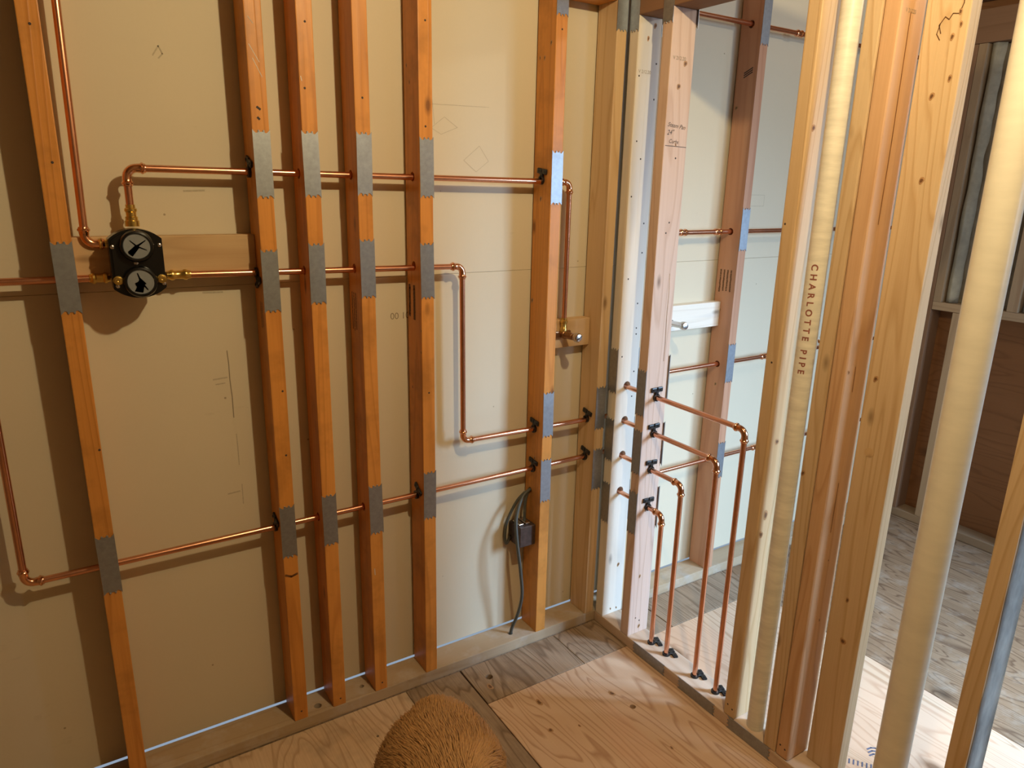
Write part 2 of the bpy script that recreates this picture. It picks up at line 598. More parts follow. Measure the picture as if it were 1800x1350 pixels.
def coupling(root, c, d, L=0.03, mat=None, R=0.0092, name='coupling'):
    c, d = Vector(c), Vector(d).normalized()
    pts, rad = [], []
    for t, rr in ((0, R), (0.1, R + 0.0005), (0.17, R + 0.003), (0.27, R + 0.003), (0.34, R + 0.0004), (0.66, R + 0.0004), (0.73, R + 0.003),
                  (0.83, R + 0.003), (0.9, R + 0.0005), (1.0, R)):
        pts.append(c + d * L * (t - 0.5))
        rad.append(rr)
    return tube(name, pts, rad, mat or M['copper_fit'], root, 16)


def lathe(name, c, d, prof, mat, parent=None, seg=20):
    """solid of revolution about d through c; prof is a list of (distance along d, radius)"""
    x, y, d = frame_axes(d)
    bm = bmesh.new()
    rings = []
    for t, r in prof:
        if r < 1e-6:
            rings.append([bm.verts.new(d * t)])
        else:
            rings.append([bm.verts.new(d * t + (x * math.cos(2 * math.pi * k / seg) + y * math.sin(2 * math.pi * k / seg)) * r) for k in range(seg)])
    for a, b in zip(rings, rings[1:]):
        for k in range(seg):
            q = [a[k % len(a)], a[(k + 1) % len(a)], b[(k + 1) % len(b)], b[k % len(b)]]
            q = [v for n, v in enumerate(q) if v not in q[:n]]
            if len(q) > 2:
                bm.faces.new(q)
    for e in (rings[0], rings[-1]):
        if len(e) > 2:
            bm.faces.new(e)
    bmesh.ops.recalc_face_normals(bm, faces=bm.faces[:])
    me = mesh_from(bm, name, True)
    me.materials.append(mat)
    auto_sharp(me)
    return new(name, me, None, parent, c)


def text(name, body, size, origin, xdir, ydir, mat, parent, shear=0.0, wrap=None, bold=0.0, space=1.0):
    cu = bpy.data.curves.new('txt', 'FONT')
    cu.body = body
    cu.size = size
    cu.shear = shear
    cu.offset = bold
    cu.space_character = space
    tmp = bpy.data.objects.new('txt', cu)
    COL.objects.link(tmp)
    bpy.context.view_layer.update()
    me = bpy.data.meshes.new_from_object(tmp.evaluated_get(bpy.context.evaluated_depsgraph_get()))
    bpy.data.objects.remove(tmp)
    bpy.data.curves.remove(cu)
    X, Y = Vector(xdir).normalized(), Vector(ydir).normalized()
    O = Vector(origin)
    if wrap:
        tb = bmesh.new()
        tb.from_mesh(me)
        for _ in range(4):
            bmesh.ops.triangulate(tb, faces=tb.faces[:])
            es = [e for e in tb.edges if e.calc_length() > 0.0035]
            if es:
                bmesh.ops.subdivide_edges(tb, edges=es, cuts=1)
        bmesh.ops.triangulate(tb, faces=tb.faces[:])
        tb.to_mesh(me)
        tb.free()
    for v in me.vertices:
        if wrap:
            v.co = wrap(v.co.x, v.co.y)
        else:
            v.co = X * v.co.x + Y * v.co.y
    me.materials.clear()
    me.materials.append(mat)
    me.name = name
    return new(name, me, None, parent, O)


def strokes(name, segs, width, origin, xdir, ydir, mat, parent):
    """flat pen or stamp strokes lying on a surface; segs are polylines in (u, v)"""
    X, Y = Vector(xdir).normalized(), Vector(ydir).normalized()
    bm = bmesh.new()
    for pl in segs:
        for (a, b) in zip(pl, pl[1:]):
            a2, b2 = Vector((a[0], a[1], 0)), Vector((b[0], b[1], 0))
            d = (b2 - a2)
            if d.length < 1e-7:
                continue
            d.normalize()
            nn = Vector((-d.y, d.x, 0)) * width / 2
            a2 -= d * width * 0.2
            b2 += d * width * 0.2
            vs = [bm.verts.new(X * q.x + Y * q.y) for q in (a2 + nn, a2 - nn, b2 - nn, b2 + nn)]
            bm.faces.new(vs)
    me = mesh_from(bm, name)
    me.materials.append(mat)
    return new(name, me, None, parent, origin)


NAIL = None


def nail(parent, c, d, r=0.0028):
    global NAIL
    if NAIL is None:
        bm = bmesh.new()
        sweep(bm, [(0, 0, 0), (0, 0, 0.0006)], [r, r * 0.8], 8)
        NAIL = mesh_from(bm, 'nail_head')
        NAIL.materials.append(M['ink'])
    o = bpy.data.objects.new('nail_head', NAIL)
    COL.objects.link(o)
    o.matrix_basis = Matrix.Translation(c) @ Vector(d).to_track_quat('Z', 'Y').to_matrix().to_4x4()
    return attach(o, parent)


KNOT = {}


def knot(parent, c, n, r):
    key = round(r, 4)
    if key not in KNOT:
        bm = bmesh.new()
        rings = []
        for k in range(12):
            a = 2 * math.pi * k / 12
            j = 1 + 0.18 * math.sin(a * 2 + r * 900) + 0.1 * math.sin(a * 3 + 1)
            rings.append((bm.verts.new((math.cos(a) * r * j * 0.8, math.sin(a) * r * j * 1.1, 0)),
                          bm.verts.new((math.cos(a) * r * j * 0.45, math.sin(a) * r * j * 0.6, 0.0004))))
        for k in range(12):
            (a, b), (c2, d) = rings[k], rings[(k + 1) % 12]
            f = bm.faces.new((a, c2, d, b))
            f.material_index = 0
        f = bm.faces.new([q[1] for q in rings])
        f.material_index = 1
        me = mesh_from(bm, 'knot')
        me.materials.append(M['knot_rim'])
        me.materials.append(M['knot'])
        KNOT[key] = me
    o = bpy.data.objects.new('knot', KNOT[key])
    COL.objects.link(o)
    nv = Vector(n)
    o.matrix_basis = Matrix.Translation(Vector(c) + nv * 0.0003) @ nv.to_track_quat('Z', 'Y').to_matrix().to_4x4()
    return attach(o, parent)


# ================================================================ THE SETTING
XP0, XP1 = 1.541, 1.630          # partition faces
WALL_Y = 0.095
ZC = 2.44
XL, XR, YF = -1.5, 3.455, -3.4

# floor: a joist-level slab with the subfloor sheets laid on it
fl = new('floor', mesh_from(box_bm((XL, YF, -0.06), (XR + 0.1, WALL_Y + 0.02, -0.02)), 'floor'), M['old_board'])
tag(fl, 'worn subfloor of old boards and plywood sheets with one new patch', kind='structure')


def floor_piece(name, x0, x1, y0, y1, mat, top=0.0, holes=()):
    g = 0.0012
    o = lumber(name, (x0 + g, x1 - g), (y0 + g, y1 - g), (-0.0195, top), mat, axis='z', bev=0.0012, seg=1, holes=holes)
    return attach(o, fl)


floor_piece('plywood_sheet', 0.988, 2.213, YF, -0.178, M['new_ply'], 0.0, [((1.36, -0.415, -0.005), 'z', 0.0095)])
floor_piece('old_plywood_sheet', XL, 0.800, YF, 0.0, M['tan_ply'], -0.001, [((0.655, -0.13, -0.005), 'z', 0.004)])
floor_piece('old_board', 0.799, 0.988, YF, 0.0, M['old_board'], -0.001)
floor_piece('old_board', 0.990, 1.360, -0.178, 0.0, M['old_board'], 0.0, [((1.055, -0.075, -0.005), 'z', 0.012)])
floor_piece('old_board', 1.360, 1.760, -0.178, 0.0, M['old_board'], -0.001)
floor_piece('old_board', 1.760, 2.213, -0.178, 0.0, M['old_board'], 0.0)
floor_piece('old_plywood_sheet', 2.213, XR, YF, 0.0, M['old_ply'], -0.001)
floor_piece('floor_strip', XL, XR, 0.0, WALL_Y, M['old_board'], -0.001)

# drywall on the far side of the wet wall, two rows of sheets with a joint
wb = new('wall_back', mesh_from(box_bm((XL, 0.110, 0.060), (XR + 0.1, 0.122, ZC)), 'wall_back'), M['plaster'])
tag(wb, 'tan paper back of drywall behind the open studs', kind='structure')
for nm, x0, x1, z0, z1 in (('drywall_sheet', XL, XR, 0.0435, 1.2664), ('drywall_sheet', XL, XR, 1.2670, ZC)):
    attach(lumber(nm, (x0, x1), (WALL_Y, 0.108), (z0, z1), M['drywall'], 'x', 0.0009, seg=1), wb)
strokes('pencil_mark', [[(0, 0), (0.20, 0.004)], [(0.02, -0.06), (0.06, -0.03), (0.10, -0.055), (0.05, -0.075), (0.02, -0.06)],
                        [(0.03, -0.05), (0.02, 0.05)], [(0.12, -0.14), (0.17, -0.1), (0.2, -0.14), (0.16, -0.17), (0.12, -0.14)]],
        0.0012, (0.93, WALL_Y - 0.0004, 1.72), (1, 0, 0), (0, 0, 1), M['scuff'], wb)
strokes('pencil_mark', [[(0, 0), (0.075, 0)], [(0, -0.04), (0.075, -0.04)], [(0.075, 0), (0.075, -0.04)]],
        0.0015, (2.262, WALL_Y - 0.0004, 1.50), (1, 0, 0), (0, 0, 1), M['scuff'], wb)
for pl_, wd_, mt_ in (([(0.383, 1.105), (0.3845, 1.07), (0.384, 1.03), (0.386, 0.985), (0.3855, 0.93)], 0.0022, 'faint_ink'),
                      ([(0.388, 0.885), (0.389, 0.85), (0.3885, 0.80)], 0.002, 'scuff'), ([(0.391, 0.745), (0.3905, 0.69)], 0.0026, 'scuff'),
                      ([(0.345, 1.035), (0.378, 1.037)], 0.004, 'scuff'), ([(0.35, 1.022), (0.372, 1.023)], 0.003, 'scuff'),
                      ([(0.355, 0.725), (0.385, 0.727)], 0.004, 'scuff'), ([(0.32, 1.487), (0.365, 1.489)], 0.004, 'scuff'),
                      ([(0.285, 1.77), (0.298, 1.79), (0.305, 1.775), (0.296, 1.765)], 0.003, 'scuff'),
                      ([(0.34, 1.252), (0.385, 1.251)], 0.004, 'scuff')):
    strokes('scuff_mark', [[(a - 0.3, b - 1.0) for a, b in pl_]], wd_, (0.3, WALL_Y - 0.0004, 1.0), (1, 0, 0), (0, 0, 1), M[mt_], wb)
text('stamped_number', '01 00', 0.026, (0.878, WALL_Y - 0.0004, 1.166), (-1, 0, 0), (0, 0, -1), M['faint_ink'], wb)

tag(new('ceiling', mesh_from(box_bm((XL, YF, ZC), (XR + 0.1, 0.12, ZC + 0.02)), 'ceiling'), M['ceil']), kind='structure')
tag(new('wall_left', mesh_from(box_bm((XL - 0.02, YF, -0.06), (XL, 0.12, ZC)), 'wall_left'), M['plaster']), kind='structure')
FX0, FX1, FZ0, FZ1 = 2.32, 3.12, 0.88, 2.12  # opening cut for the added front window
bm = bmesh.new()
for lo, hi in (((XL, YF - 0.02, -0.06), (FX0, YF, ZC)), ((FX1, YF - 0.02, -0.06), (XR + 0.1, YF, ZC)),
               ((FX0, YF - 0.02, -0.06), (FX1, YF, FZ0)), ((FX0, YF - 0.02, FZ1), (FX1, YF, ZC))):
    box_bm(lo, hi, 0, 1, bm)
tag(new('wall_front', mesh_from(bm, 'wall_front'), M['plaster']), kind='structure')
bm = bmesh.new()
for lo, hi in (((FX0 - 0.05, YF - 0.03, FZ0 - 0.05), (FX0, YF + 0.015, FZ1 + 0.05)), ((FX1, YF - 0.03, FZ0 - 0.05), (FX1 + 0.05, YF + 0.015, FZ1 + 0.05)),
               ((FX0, YF - 0.03, FZ0 - 0.05), (FX1, YF + 0.015, FZ0)), ((FX0, YF - 0.03, FZ1), (FX1, YF + 0.015, FZ1 + 0.05))):
    box_bm(lo, hi, 0, 1, bm)
tag(new('added_window', mesh_from(bm, 'added_window'), M['white_paint']), kind='structure')  # made-up window frame around the added front fill

# unseen slab added in the far room to keep daylight off the left wall
tag(new('daylight_blocker', mesh_from(box_bm((2.0, -1.72, -0.06), (2.09, -1.245, ZC)), 'daylight_blocker'), M['plaster']), kind='structure')

tag(new('partition_blocker', mesh_from(box_bm((XP0, YF, -0.06), (XP1, -1.405, ZC)), 'partition_blocker'), M['plaster']), kind='structure')  # out-of-view partition run added to stop the front fill spilling left

# right outside wall: sheathing with a window opening toward the front
WY0, WY1, WZ0, WZ1 = -2.90, -1.98, 0.90, 2.16
bm = bmesh.new()
for lo, hi in (((XR, YF, -0.06), (XR + 0.02, WY0, ZC)), ((XR, WY1, -0.06), (XR + 0.02, 0.12, ZC)),
               ((XR, WY0, -0.06), (XR + 0.02, WY1, WZ0)), ((XR, WY0, WZ1), (XR + 0.02, WY1, ZC))):
    box_bm(lo, hi, 0, 1, bm)
wr = new('wall_right', mesh_from(bm, 'wall_right'), M['sheathing'])
tag(wr, 'brown plywood sheathing behind the open outside wall framing', kind='structure')
bm = bmesh.new()
for lo, hi in (((XR - 0.02, WY0 - 0.05, WZ0 - 0.05), (XR + 0.03, WY0, WZ1 + 0.05)), ((XR - 0.02, WY1, WZ0 - 0.05), (XR + 0.03, WY1 + 0.05, WZ1 + 0.05)),
               ((XR - 0.02, WY0, WZ0 - 0.05), (XR + 0.03, WY1, WZ0)), ((XR - 0.02, WY0, WZ1), (XR + 0.03, WY1, WZ1 + 0.05))):
    box_bm(lo, hi, 0, 1, bm)
tag(new('window_1', mesh_from(bm, 'window_1'), M['white_paint']), kind='structure')

# ================================================================ BACK WALL FRAMING
ZT = 2.36
SX = {'A': 0.047, 'B': 0.460, 'C': 0.572, 'D': 0.702, 'E': 0.870, 'F': 1.284}
PY = 0.045
Z1, Z2, Z3, Z4 = 1.532, 1.300, 0.628, 0.764          # heights of the pipe runs
HR = 0.0125
runs = {'A': [Z2, Z3], 'B': [Z1, Z2, Z3], 'C': [Z1, Z2, Z3], 'D': [Z1, Z2, Z3], 'E': [Z1, Z2, Z3], 'F': [Z1, Z4, Z3]}
plates = {'A': [1.311, 0.6485], 'B': [1.549, 1.2835, 0.6265], 'C': [1.5525, 1.2955, 0.633], 'D': [1.5575, 1.3025, 0.6325],
          'E': [1.554, 1.2895, 0.638], 'F': [2.0375, 1.5385, 0.8205, 0.597]}
slab = {
    'A': 'orange aged wall stud nearest the left edge, left of the black valve guard',
    'B': 'orange aged wall stud right of the valve backing board, first of four close-set studs',
    'C': 'orange aged wall stud, second of the four close-set studs from the left',
    'D': 'orange aged wall stud, third of the four close-set studs from the left',
    'E': 'orange aged wall stud, last of the four close-set studs, beside the dropping copper pipe',
    'F': 'orange aged wall stud carrying the dark junction box and four steel guards'}
STUD = {}
GS = 'studs of the back wall'
sole = lumber('sole_plate', (XL, XR), (0.0, 0.0945), (0.0, 0.038), M['dusty_plate'], 'x', 0.003,
              holes=[((1.206, 0.040, 0.03), 'z', 0.009), ((0.535, 0.03, 0.03), 'z', 0.011), ((0.675, 0.045, 0.03), 'z', 0.007)])
tag(sole, 'dusty wooden sole plate along the floor under the back wall studs', 'sole plate')
for k, x0 in SX.items():
    hs = [((x0 + 0.019, PY, z), 'x', HR) for z in runs[k]]
    if k == 'F':
        hs.append(((x0 + 0.019, 0.06, 0.545), 'x', 0.010))
    s = lumber('wall_stud', (x0, x0 + 0.038), (0.0, 0.089), (0.038, ZT), M['old_fir'], 'z', 0.0022, holes=hs)
    tag(s, slab[k], 'wall stud', GS)
    STUD[k] = s
    for z in plates[k]:
        nail_plate(s, x0 + 0.0195 + random.uniform(-.0012, .0012), -0.0002, z, '-y', random.uniform(-0.012, 0.012))
topp = lumber('top_plate', (XL, XR), (0.0, 0.089), (ZT, ZC), M['old_fir'], 'x', 0.002)
tag(topp, 'wooden top plate over the back wall studs', 'top plate')

for k, pl_, wd_, mt_ in (('B', [(0.008, 1.855), (0.018, 1.842)], 0.0012, 'scratch_daylight'), ('B', [(0.006, 1.80), (0.026, 1.765)], 0.0012, 'scratch_daylight'),
                         ('B', [(0.012, 1.772), (0.03, 1.735)], 0.0012, 'scratch_daylight'), ('B', [(0.014, 1.672), (0.021, 1.667)], 0.005, 'ink'),
                         ('B', [(0.014, 1.650), (0.018, 1.646)], 0.005, 'ink'), ('B', [(0.003, 0.503), (0.018, 0.495), (0.034, 0.50)], 0.006, 'bronze'),
                         ('D', [(0.010, 0.45), (0.011, 0.43)], 0.002, 'scratch_daylight'), ('C', [(0.004, 1.745), (0.006, 1.735)], 0.0015, 'scratch_daylight')):
    strokes('scratch', [[(a, b - 1.0) for a, b in pl_]], wd_, (SX[k], -0.0004, 1.0), (1, 0, 0), (0, 0, 1), M[mt_], STUD[k])
for k, a, b in (('A', 0.02, 1.79), ('A', 0.024, 1.54), ('A', 0.034, 0.93), ('B', 0.02, 0.065), ('C', 0.022, 0.06), ('D', 0.022, 0.062), ('D', 0.02, 1.71),
                ('C', 0.02, 1.86), ('C', 0.012, 1.72), ('E', 0.02, 1.9), ('E', 0.018, 1.655), ('F', 0.02, 1.93), ('B', 0.028, 1.01), ('B', 0.026, 0.84), ('E', 0.02, 0.95)):
    nail(STUD[k], (SX[k] + a, -0.0001, b), (0, -1, 0))

# clips on the left faces of studs
pipe_clip(STUD['B'], 0.460, PY, Z1, '-x', 0.35)
pipe_clip(STUD['B'], 0.460, PY, Z3, '-x', 0.35)
pipe_clip(STUD['B'], 0.460, PY, Z2, '-x', math.pi * 0.86)
pipe_clip(STUD['E'], 0.870, PY, Z3, '-x', 0.5)
for zz in (Z1, Z4, Z3):
    pipe_clip(STUD['F'], 1.284, PY, zz, '-x', 0.12)
cb = bpy.data.objects.new('pipe_clip', CLIP)
COL.objects.link(cb)
cb.matrix_basis = Matrix.Translation((0.610, PY, Z1)) @ Matrix.Rotation(math.pi / 2, 4, 'Z')
attach(cb, STUD['C'])

# lumber stamps on stud sides (illegible ink lines)


def stamp_side(stud, x, y0, z0, n, L, gap, mat, seed):
    rnd = random.Random(seed)
    segs = []
    for i in range(n):
        zz = 0.0
        while zz < L:
            l = rnd.uniform(0.003, 0.008)
            segs.append([(i * gap, -zz), (i * gap + rnd.uniform(-.0012, .0012), -zz - l)])
            zz += l + rnd.uniform(0.0015, 0.004)
    strokes('lumber_stamp', segs, gap * 0.42, (x - 0.0004, y0, z0), (0, -1, 0), (0, 0, 1), mat, stud)


stamp_side(STUD['D'], 0.702, 0.068, 1.236, 3, 0.095, 0.013, M['stamp'], 1)
stamp_side(STUD['E'], 0.870, 0.075, 1.245, 2, 0.085, 0.030, M['stamp'], 2)
stamp_side(STUD['B'], 0.460, 0.04, 1.23, 2, 0.06, 0.014, M['bronze'], 3)

# corner stud G beside the partition
sg = lumber('wall_stud', (1.497, 1.535), (0.0, 0.089), (0.038, ZT), M['tan_pine'], 'z', 0.003,
            holes=[((1.516, PY, Z4), 'x', HR), ((1.516, PY, Z3), 'x', HR)])
tag(sg, 'tan newer corner stud of the back wall, right of the shower outlet board', 'wall stud', GS)
for z in (0.811, 0.594, 2.024):
    nail_plate(sg, 1.515, -0.0002, z, '-y', 0.0)
for zz in (Z4, Z3):
    pipe_clip(sg, 1.497, PY, zz, '-x', 0.2)
# stud I beyond the partition
si = lumber('wall_stud', (2.112, 2.150), (0.0, 0.089), (0.038, ZT), M['red_fir'], 'z', 0.0022,
            holes=[((2.131, PY, z), 'x', HR) for z in (2.05, 1.372, 0.883, 0.498)])
tag(si, 'reddish brown wall stud seen beyond the partition, with blue-lit steel guards', 'wall stud', GS)
for z in (2.055, 1.381, 0.893, 0.506):
    nail_plate(si, 2.1315, -0.0002, z, '-y', random.uniform(-.01, .01))
stamp_side(si, 2.112, 0.07, 1.235, 4, 0.075, 0.016, M['stamp'], 5)
strokes('lumber_stamp', [[(i * 0.006, j * 0.007 + i * 0.0025), (i * 0.006 + 0.005, j * 0.007 + 0.002 + i * 0.0025)] for i in range(6) for j in range(3)],
        0.004, (2.112 - 0.0004, 0.055, 1.885), (0, -1, 0), (0, 0, 1), M['ink'], si)
# corner studs hidden behind the partition and at the outside wall
s = lumber('wall_stud', (1.655, 1.693), (0.0, 0.089), (0.038, ZT), M['tan_pine'], 'z', 0.0025,
           holes=[((1.674, PY, z), 'x', HR) for z in (2.05, 1.372, 0.883, 0.498)])
tag(s, 'tan wall stud behind the partition corner, almost hidden', 'wall stud', GS)
s = lumber('wall_stud', (2.52, 2.558), (0.0, 0.089), (0.038, ZT), M['red_fir'], 'z', 0.0025,
           holes=[((2.539, PY, z), 'x', HR) for z in (2.05, 1.372, 0.883, 0.498)])
tag(s, 'reddish wall stud farther right along the back wall, behind the near posts', 'wall stud', GS)

hb = lumber('header_block', (1.322, 1.497), (0.0, 0.089), (2.030, 2.068), M['old_fir'], 'x', 0.002)
tag(hb, 'dark wooden blocking between studs at the top above the shower outlet', 'blocking')

# blocking boards behind the fittings
b1 = lumber('backing_board', (0.0855, 0.4595), (0.050, 0.088), (1.301, 1.390), M['block'], 'x', 0.002)
tag(b1, 'pale backing board between two studs behind the black valve guard', 'backing board')
b2 = lumber('backing_board', (1.3225, 1.4965), (0.055, 0.0935), (1.018, 1.107), M['block'], 'x', 0.002)
tag(b2, 'tan backing board between studs behind the brass shower outlet', 'backing board')
b3 = lumber('backing_board', (1.6935, 2.1115), (0.057, 0.094), (1.027, 1.118), M['pale_spf'], 'x', 0.002)
tag(b3, 'pale backing board beyond the partition behind the stub pipe', 'backing board')

# ================================================================ PARTITION
GP = 'studs of the partition wall'
psole = lumber('sole_plate', (XP0, XP1), (-1.40, -0.001), (0.0, 0.038), M['plate_fir'], 'y', 0.003,
               holes=[((1.586, y, 0.03), 'z', 0.0125) for y in (-0.531, -0.446, -0.320, -0.249)])
tag(psole, 'new wooden sole plate of the partition on the floor with three steel guards', 'sole plate')
for y in (-0.2865, -0.4965, -0.695):
    nail_plate(psole, XP0 - 0.0002, y, 0.0205, '-x', 0.0, True)
ptop = lumber('top_plate', (XP0, XP1), (-1.40, -0.001), (1.990, 2.200), M['brown_old'], 'y', 0.002)
tag(ptop, 'dark wooden top plate over the partition studs', 'top plate')

PZ = (0.886, 0.766, 0.643, 0.512)       # horizontal copper heights in the partition
PYV = (-0.531, -0.446, -0.320, -0.249)  # where each turns down
PX = 1.586
H = lumber('partition_stud', (XP0, XP1), (-0.044, -0.006), (0.038, 1.990), M['pale_spf'], 'z', 0.003,
           holes=[((PX, -0.025, z + 0.004), 'y', 0.0145) for z in PZ])
tag(H, 'pale whitish partition stud in the corner, drilled for four copper pipes', 'partition stud', GP)
for z in (0.942, 0.705, 0.477, 2.022):
    nail_plate(H, XP0 - 0.0002, -0.0245, z, '-x')
    nail_plate(H, XP1 + 0.0002, -0.0245, z - 0.004, '+x')
for (x, z) in ((1.553, 1.83), (1.617, 1.868), (1.617, 1.77), (1.553, 1.49), (1.611, 1.41), (1.612, 1.32), (1.562, 1.24), (1.608, 1.16),
               (1.61, 1.08), (1.611, 1.06), (1.557, 0.99), (1.612, 0.935), (1.61, 0.85), (1.56, 1.65), (1.58, 1.60)):
    nail(H, (x, -0.0441, z), (0, -1, 0))
text('lumber_stamp', 'V 212.20', 0.0135, (1.549, -0.0444, 1.838), (1, 0, 0), (0, 0, 1), M['faint_ink'], H)

P = lumber('partition_stud', (XP0, XP1), (-0.180, -0.142), (0.038, 1.990), M['pink_fir'], 'z', 0.003,
           holes=[((PX, -0.161, z), 'y', HR) for z in PZ])
tag(P, 'pinkish partition stud with black pipe clips and handwritten notes', 'partition stud', GP)
for z, zr in ((0.901, 0.948), (0.705, 0.728), (0.494, 0.506), (2.024, 2.02)):
    nail_plate(P, XP0 - 0.0002, -0.161, z, '-x')
    nail_plate(P, XP1 + 0.0002, -0.166, zr - 0.004, '+x')
for z in PZ:
    pipe_clip(P, PX, -0.1802, z, '-y', random.uniform(-0.08, 0.08))
text('lumber_stamp', 'V 212.20', 0.0135, (1.551, -0.1804, 1.858), (1, 0, 0), (0, 0, 1), M['faint_ink'], P)
text('handwriting', 'Steam Pan', 0.0165, (1.549, -0.1804, 1.685), (1, 0, -0.10), (0.10, 0, 1), M['ink'], P, 0.35)
text('handwriting', '24"', 0.0185, (1.549, -0.1804, 1.662), (1, 0, 0.06), (0, 0, 1), M['ink'], P, 0.3)
text('handwriting', 'Curbs', 0.0150, (1.558, -0.1804, 1.641), (1, 0, -0.05), (0, 0, 1), M['ink'], P, 0.3)
strokes('pencil_mark', [[(0.0, 0.0), (0.082, -0.002)]], 0.0016, (1.546, -0.1804, 1.633), (1, 0, 0), (0, 0, 1), M['ink'], P)
strokes('wood_check', [[(0.0, 0.0), (0.003, -0.06), (0.001, -0.13), (0.004, -0.21), (0.003, -0.27)]], 0.002, (1.604, -0.1804, 1.27), (1, 0, 0), (0, 0, 1), M['bronze'], P)
for (x, z) in ((1.59, 1.60), (1.585, 1.42), (1.575, 1.39), (1.572, 0.10), (1.59, 0.085)):
    nail(P, (x, -0.1801, z), (0, -1, 0))

J = lumber('partition_stud', (XP0, XP1), (-0.641, -0.602), (0.038, 1.990), M['tan_pine'], 'z', 0.005, seg=3)
tag(J, 'tan partition stud left of the scuffed drain pipe, pale on its side', 'partition stud', GP)
for (y, z) in ((-0.612, 1.44), (-0.622, 1.10), (-0.615, 0.075), (-0.632, 0.068)):
    nail(J, (XP0 - 0.0001, y, z), (-1, 0, 0))
K = lumber('partition_stud', (XP0, XP1), (-0.783, -0.745), (0.038, 1.990), M['yellow_fir'], 'z', 0.003)
tag(K, 'tan partition stud doubled against the orange post, right of the scuffed drain pipe', 'partition stud', GP)
Lp = lumber('partition_stud', (XP0, XP1), (-0.8235, -0.7845), (0.038, 1.990), M['orange_pine'], 'z', 0.007, seg=3)
tag(Lp, 'orange round-edged partition stud, second of the doubled pair', 'partition stud', GP)
for (y, z) in ((-0.797, 0.075), (-0.812, 0.07)):
    nail(Lp, (XP0 - 0.0001, y, z), (-1, 0, 0))
for pl_ in ([(0, 0), (0.003, -0.25), (0.001, -0.42)], [(0.0, -0.74), (0.001, -0.80)], [(0.004, -1.03), (0.002, -1.16)]):
    strokes('wood_check', [pl_], 0.0026, (1.575, -0.8239, 1.87), (1, 0, 0), (0, 0, 1), M['bronze'], Lp)
text('lumber_stamp', 'V 21220', 0.011, (1.556, -0.8239, 1.868), (1, 0, 0), (0, 0, 1), M['faint_ink'], Lp)
Mm = lumber('partition_stud', (1.603, 1.641), (-0.927, -0.838), (0.038, 1.990), M['yellow_fir'], 'z', 0.003)
tag(Mm, 'wide yellow partition stud turned flat, with a white-lit edge and a plugged hole', 'partition stud', GP)
lathe('hole_plug', (1.6032, -0.872, 0.931), (-1, 0, 0), [(0, 0.0115), (0.0008, 0.0115), (0.001, 0.0)], M['block'], Mm)
strokes('bark_line', [[(0.0, 0.0), (-0.006, 0.016), (0.004, 0.03), (0.012, 0.024), (0.018, 0.034), (0.03, 0.032), (0.036, 0.05), (0.034, 0.075)],
                      [(-0.004, 0.018), (-0.008, 0.0), (0.0, -0.012)]], 0.0018, (1.6026, -0.876, 1.825), (0, -1, 0), (0, 0, 1), M['bronze'], Mm)
N = lumber('partition_stud', (XP0, XP1), (-1.222, -1.184), (0.038, 1.990), M['yellow_fir'], 'z', 0.002)
tag(N, 'partition stud nearest the right edge, with daylight painted pale grey on its side', 'partition stud', GP)

bm = bmesh.new()
cols_ = []
for k in range(50):
    z = 0.05 + 1.9 * k / 49
    e = 0.004 + 0.006 * noise.noise(Vector((z * 11, 2, 0))) + 0.004 * noise.noise(Vector((z * 40, 2, 0)))
    cols_.append([bm.verts.new((x, -1.2232 - dy, z)) for x, dy in ((XP0 + max(0.0005, e), 0.0), (XP0 + 0.02, 0.001), (XP0 + 0.05, 0.0012), (XP1 - 0.002, 0.0))])
for a, b in zip(cols_, cols_[1:]):
    for k in range(3):
        bm.faces.new((a[k], a[k + 1], b[k + 1], b[k]))
bmesh.ops.solidify(bm, geom=bm.faces[:], thickness=0.001)
new('painted_daylight', mesh_from(bm, 'painted_daylight', True), M['scratch_daylight'], N)  # pale sheet that paints window daylight onto the stud's side

# plastic drain pipes standing in the partition
dp = tube('drain_pipe', [(1.576, -0.689, 0.038), (1.576, -0.689, 1.990)], 0.0235, M['pvc_dirty'], None, 32)
tag(dp, 'scuffed cream plastic drain pipe between two partition studs', 'pipe')


def wrap_pvc(cx, cy, r, ang0):
    return lambda x, y: Vector((r * math.cos(ang0 + y / r), r * math.sin(ang0 + y / r), -x))


text('printed_lettering', 'CHARLOTTE PIPE', 0.021, (1.576, -0.689, 1.352), (0, 0, -1), (0, 1, 0), M['red_ink'], dp,
     wrap=wrap_pvc(0, 0, 0.0238, math.radians(186)), bold=0.0006, space=1.75)
dp2 = tube('drain_pipe', [(1.585, -1.058, 0.038), (1.585, -1.058, 1.990)], 0.0352, M['pvc'], None, 40)
tag(dp2, 'thick cream plastic drain pipe, the widest pipe, right of the flat-turned stud', 'pipe')

# clips on the sole plate where the copper goes down
for y in PYV:
    pipe_clip(psole, PX, y, 0.0382, '+z', math.radians(112))

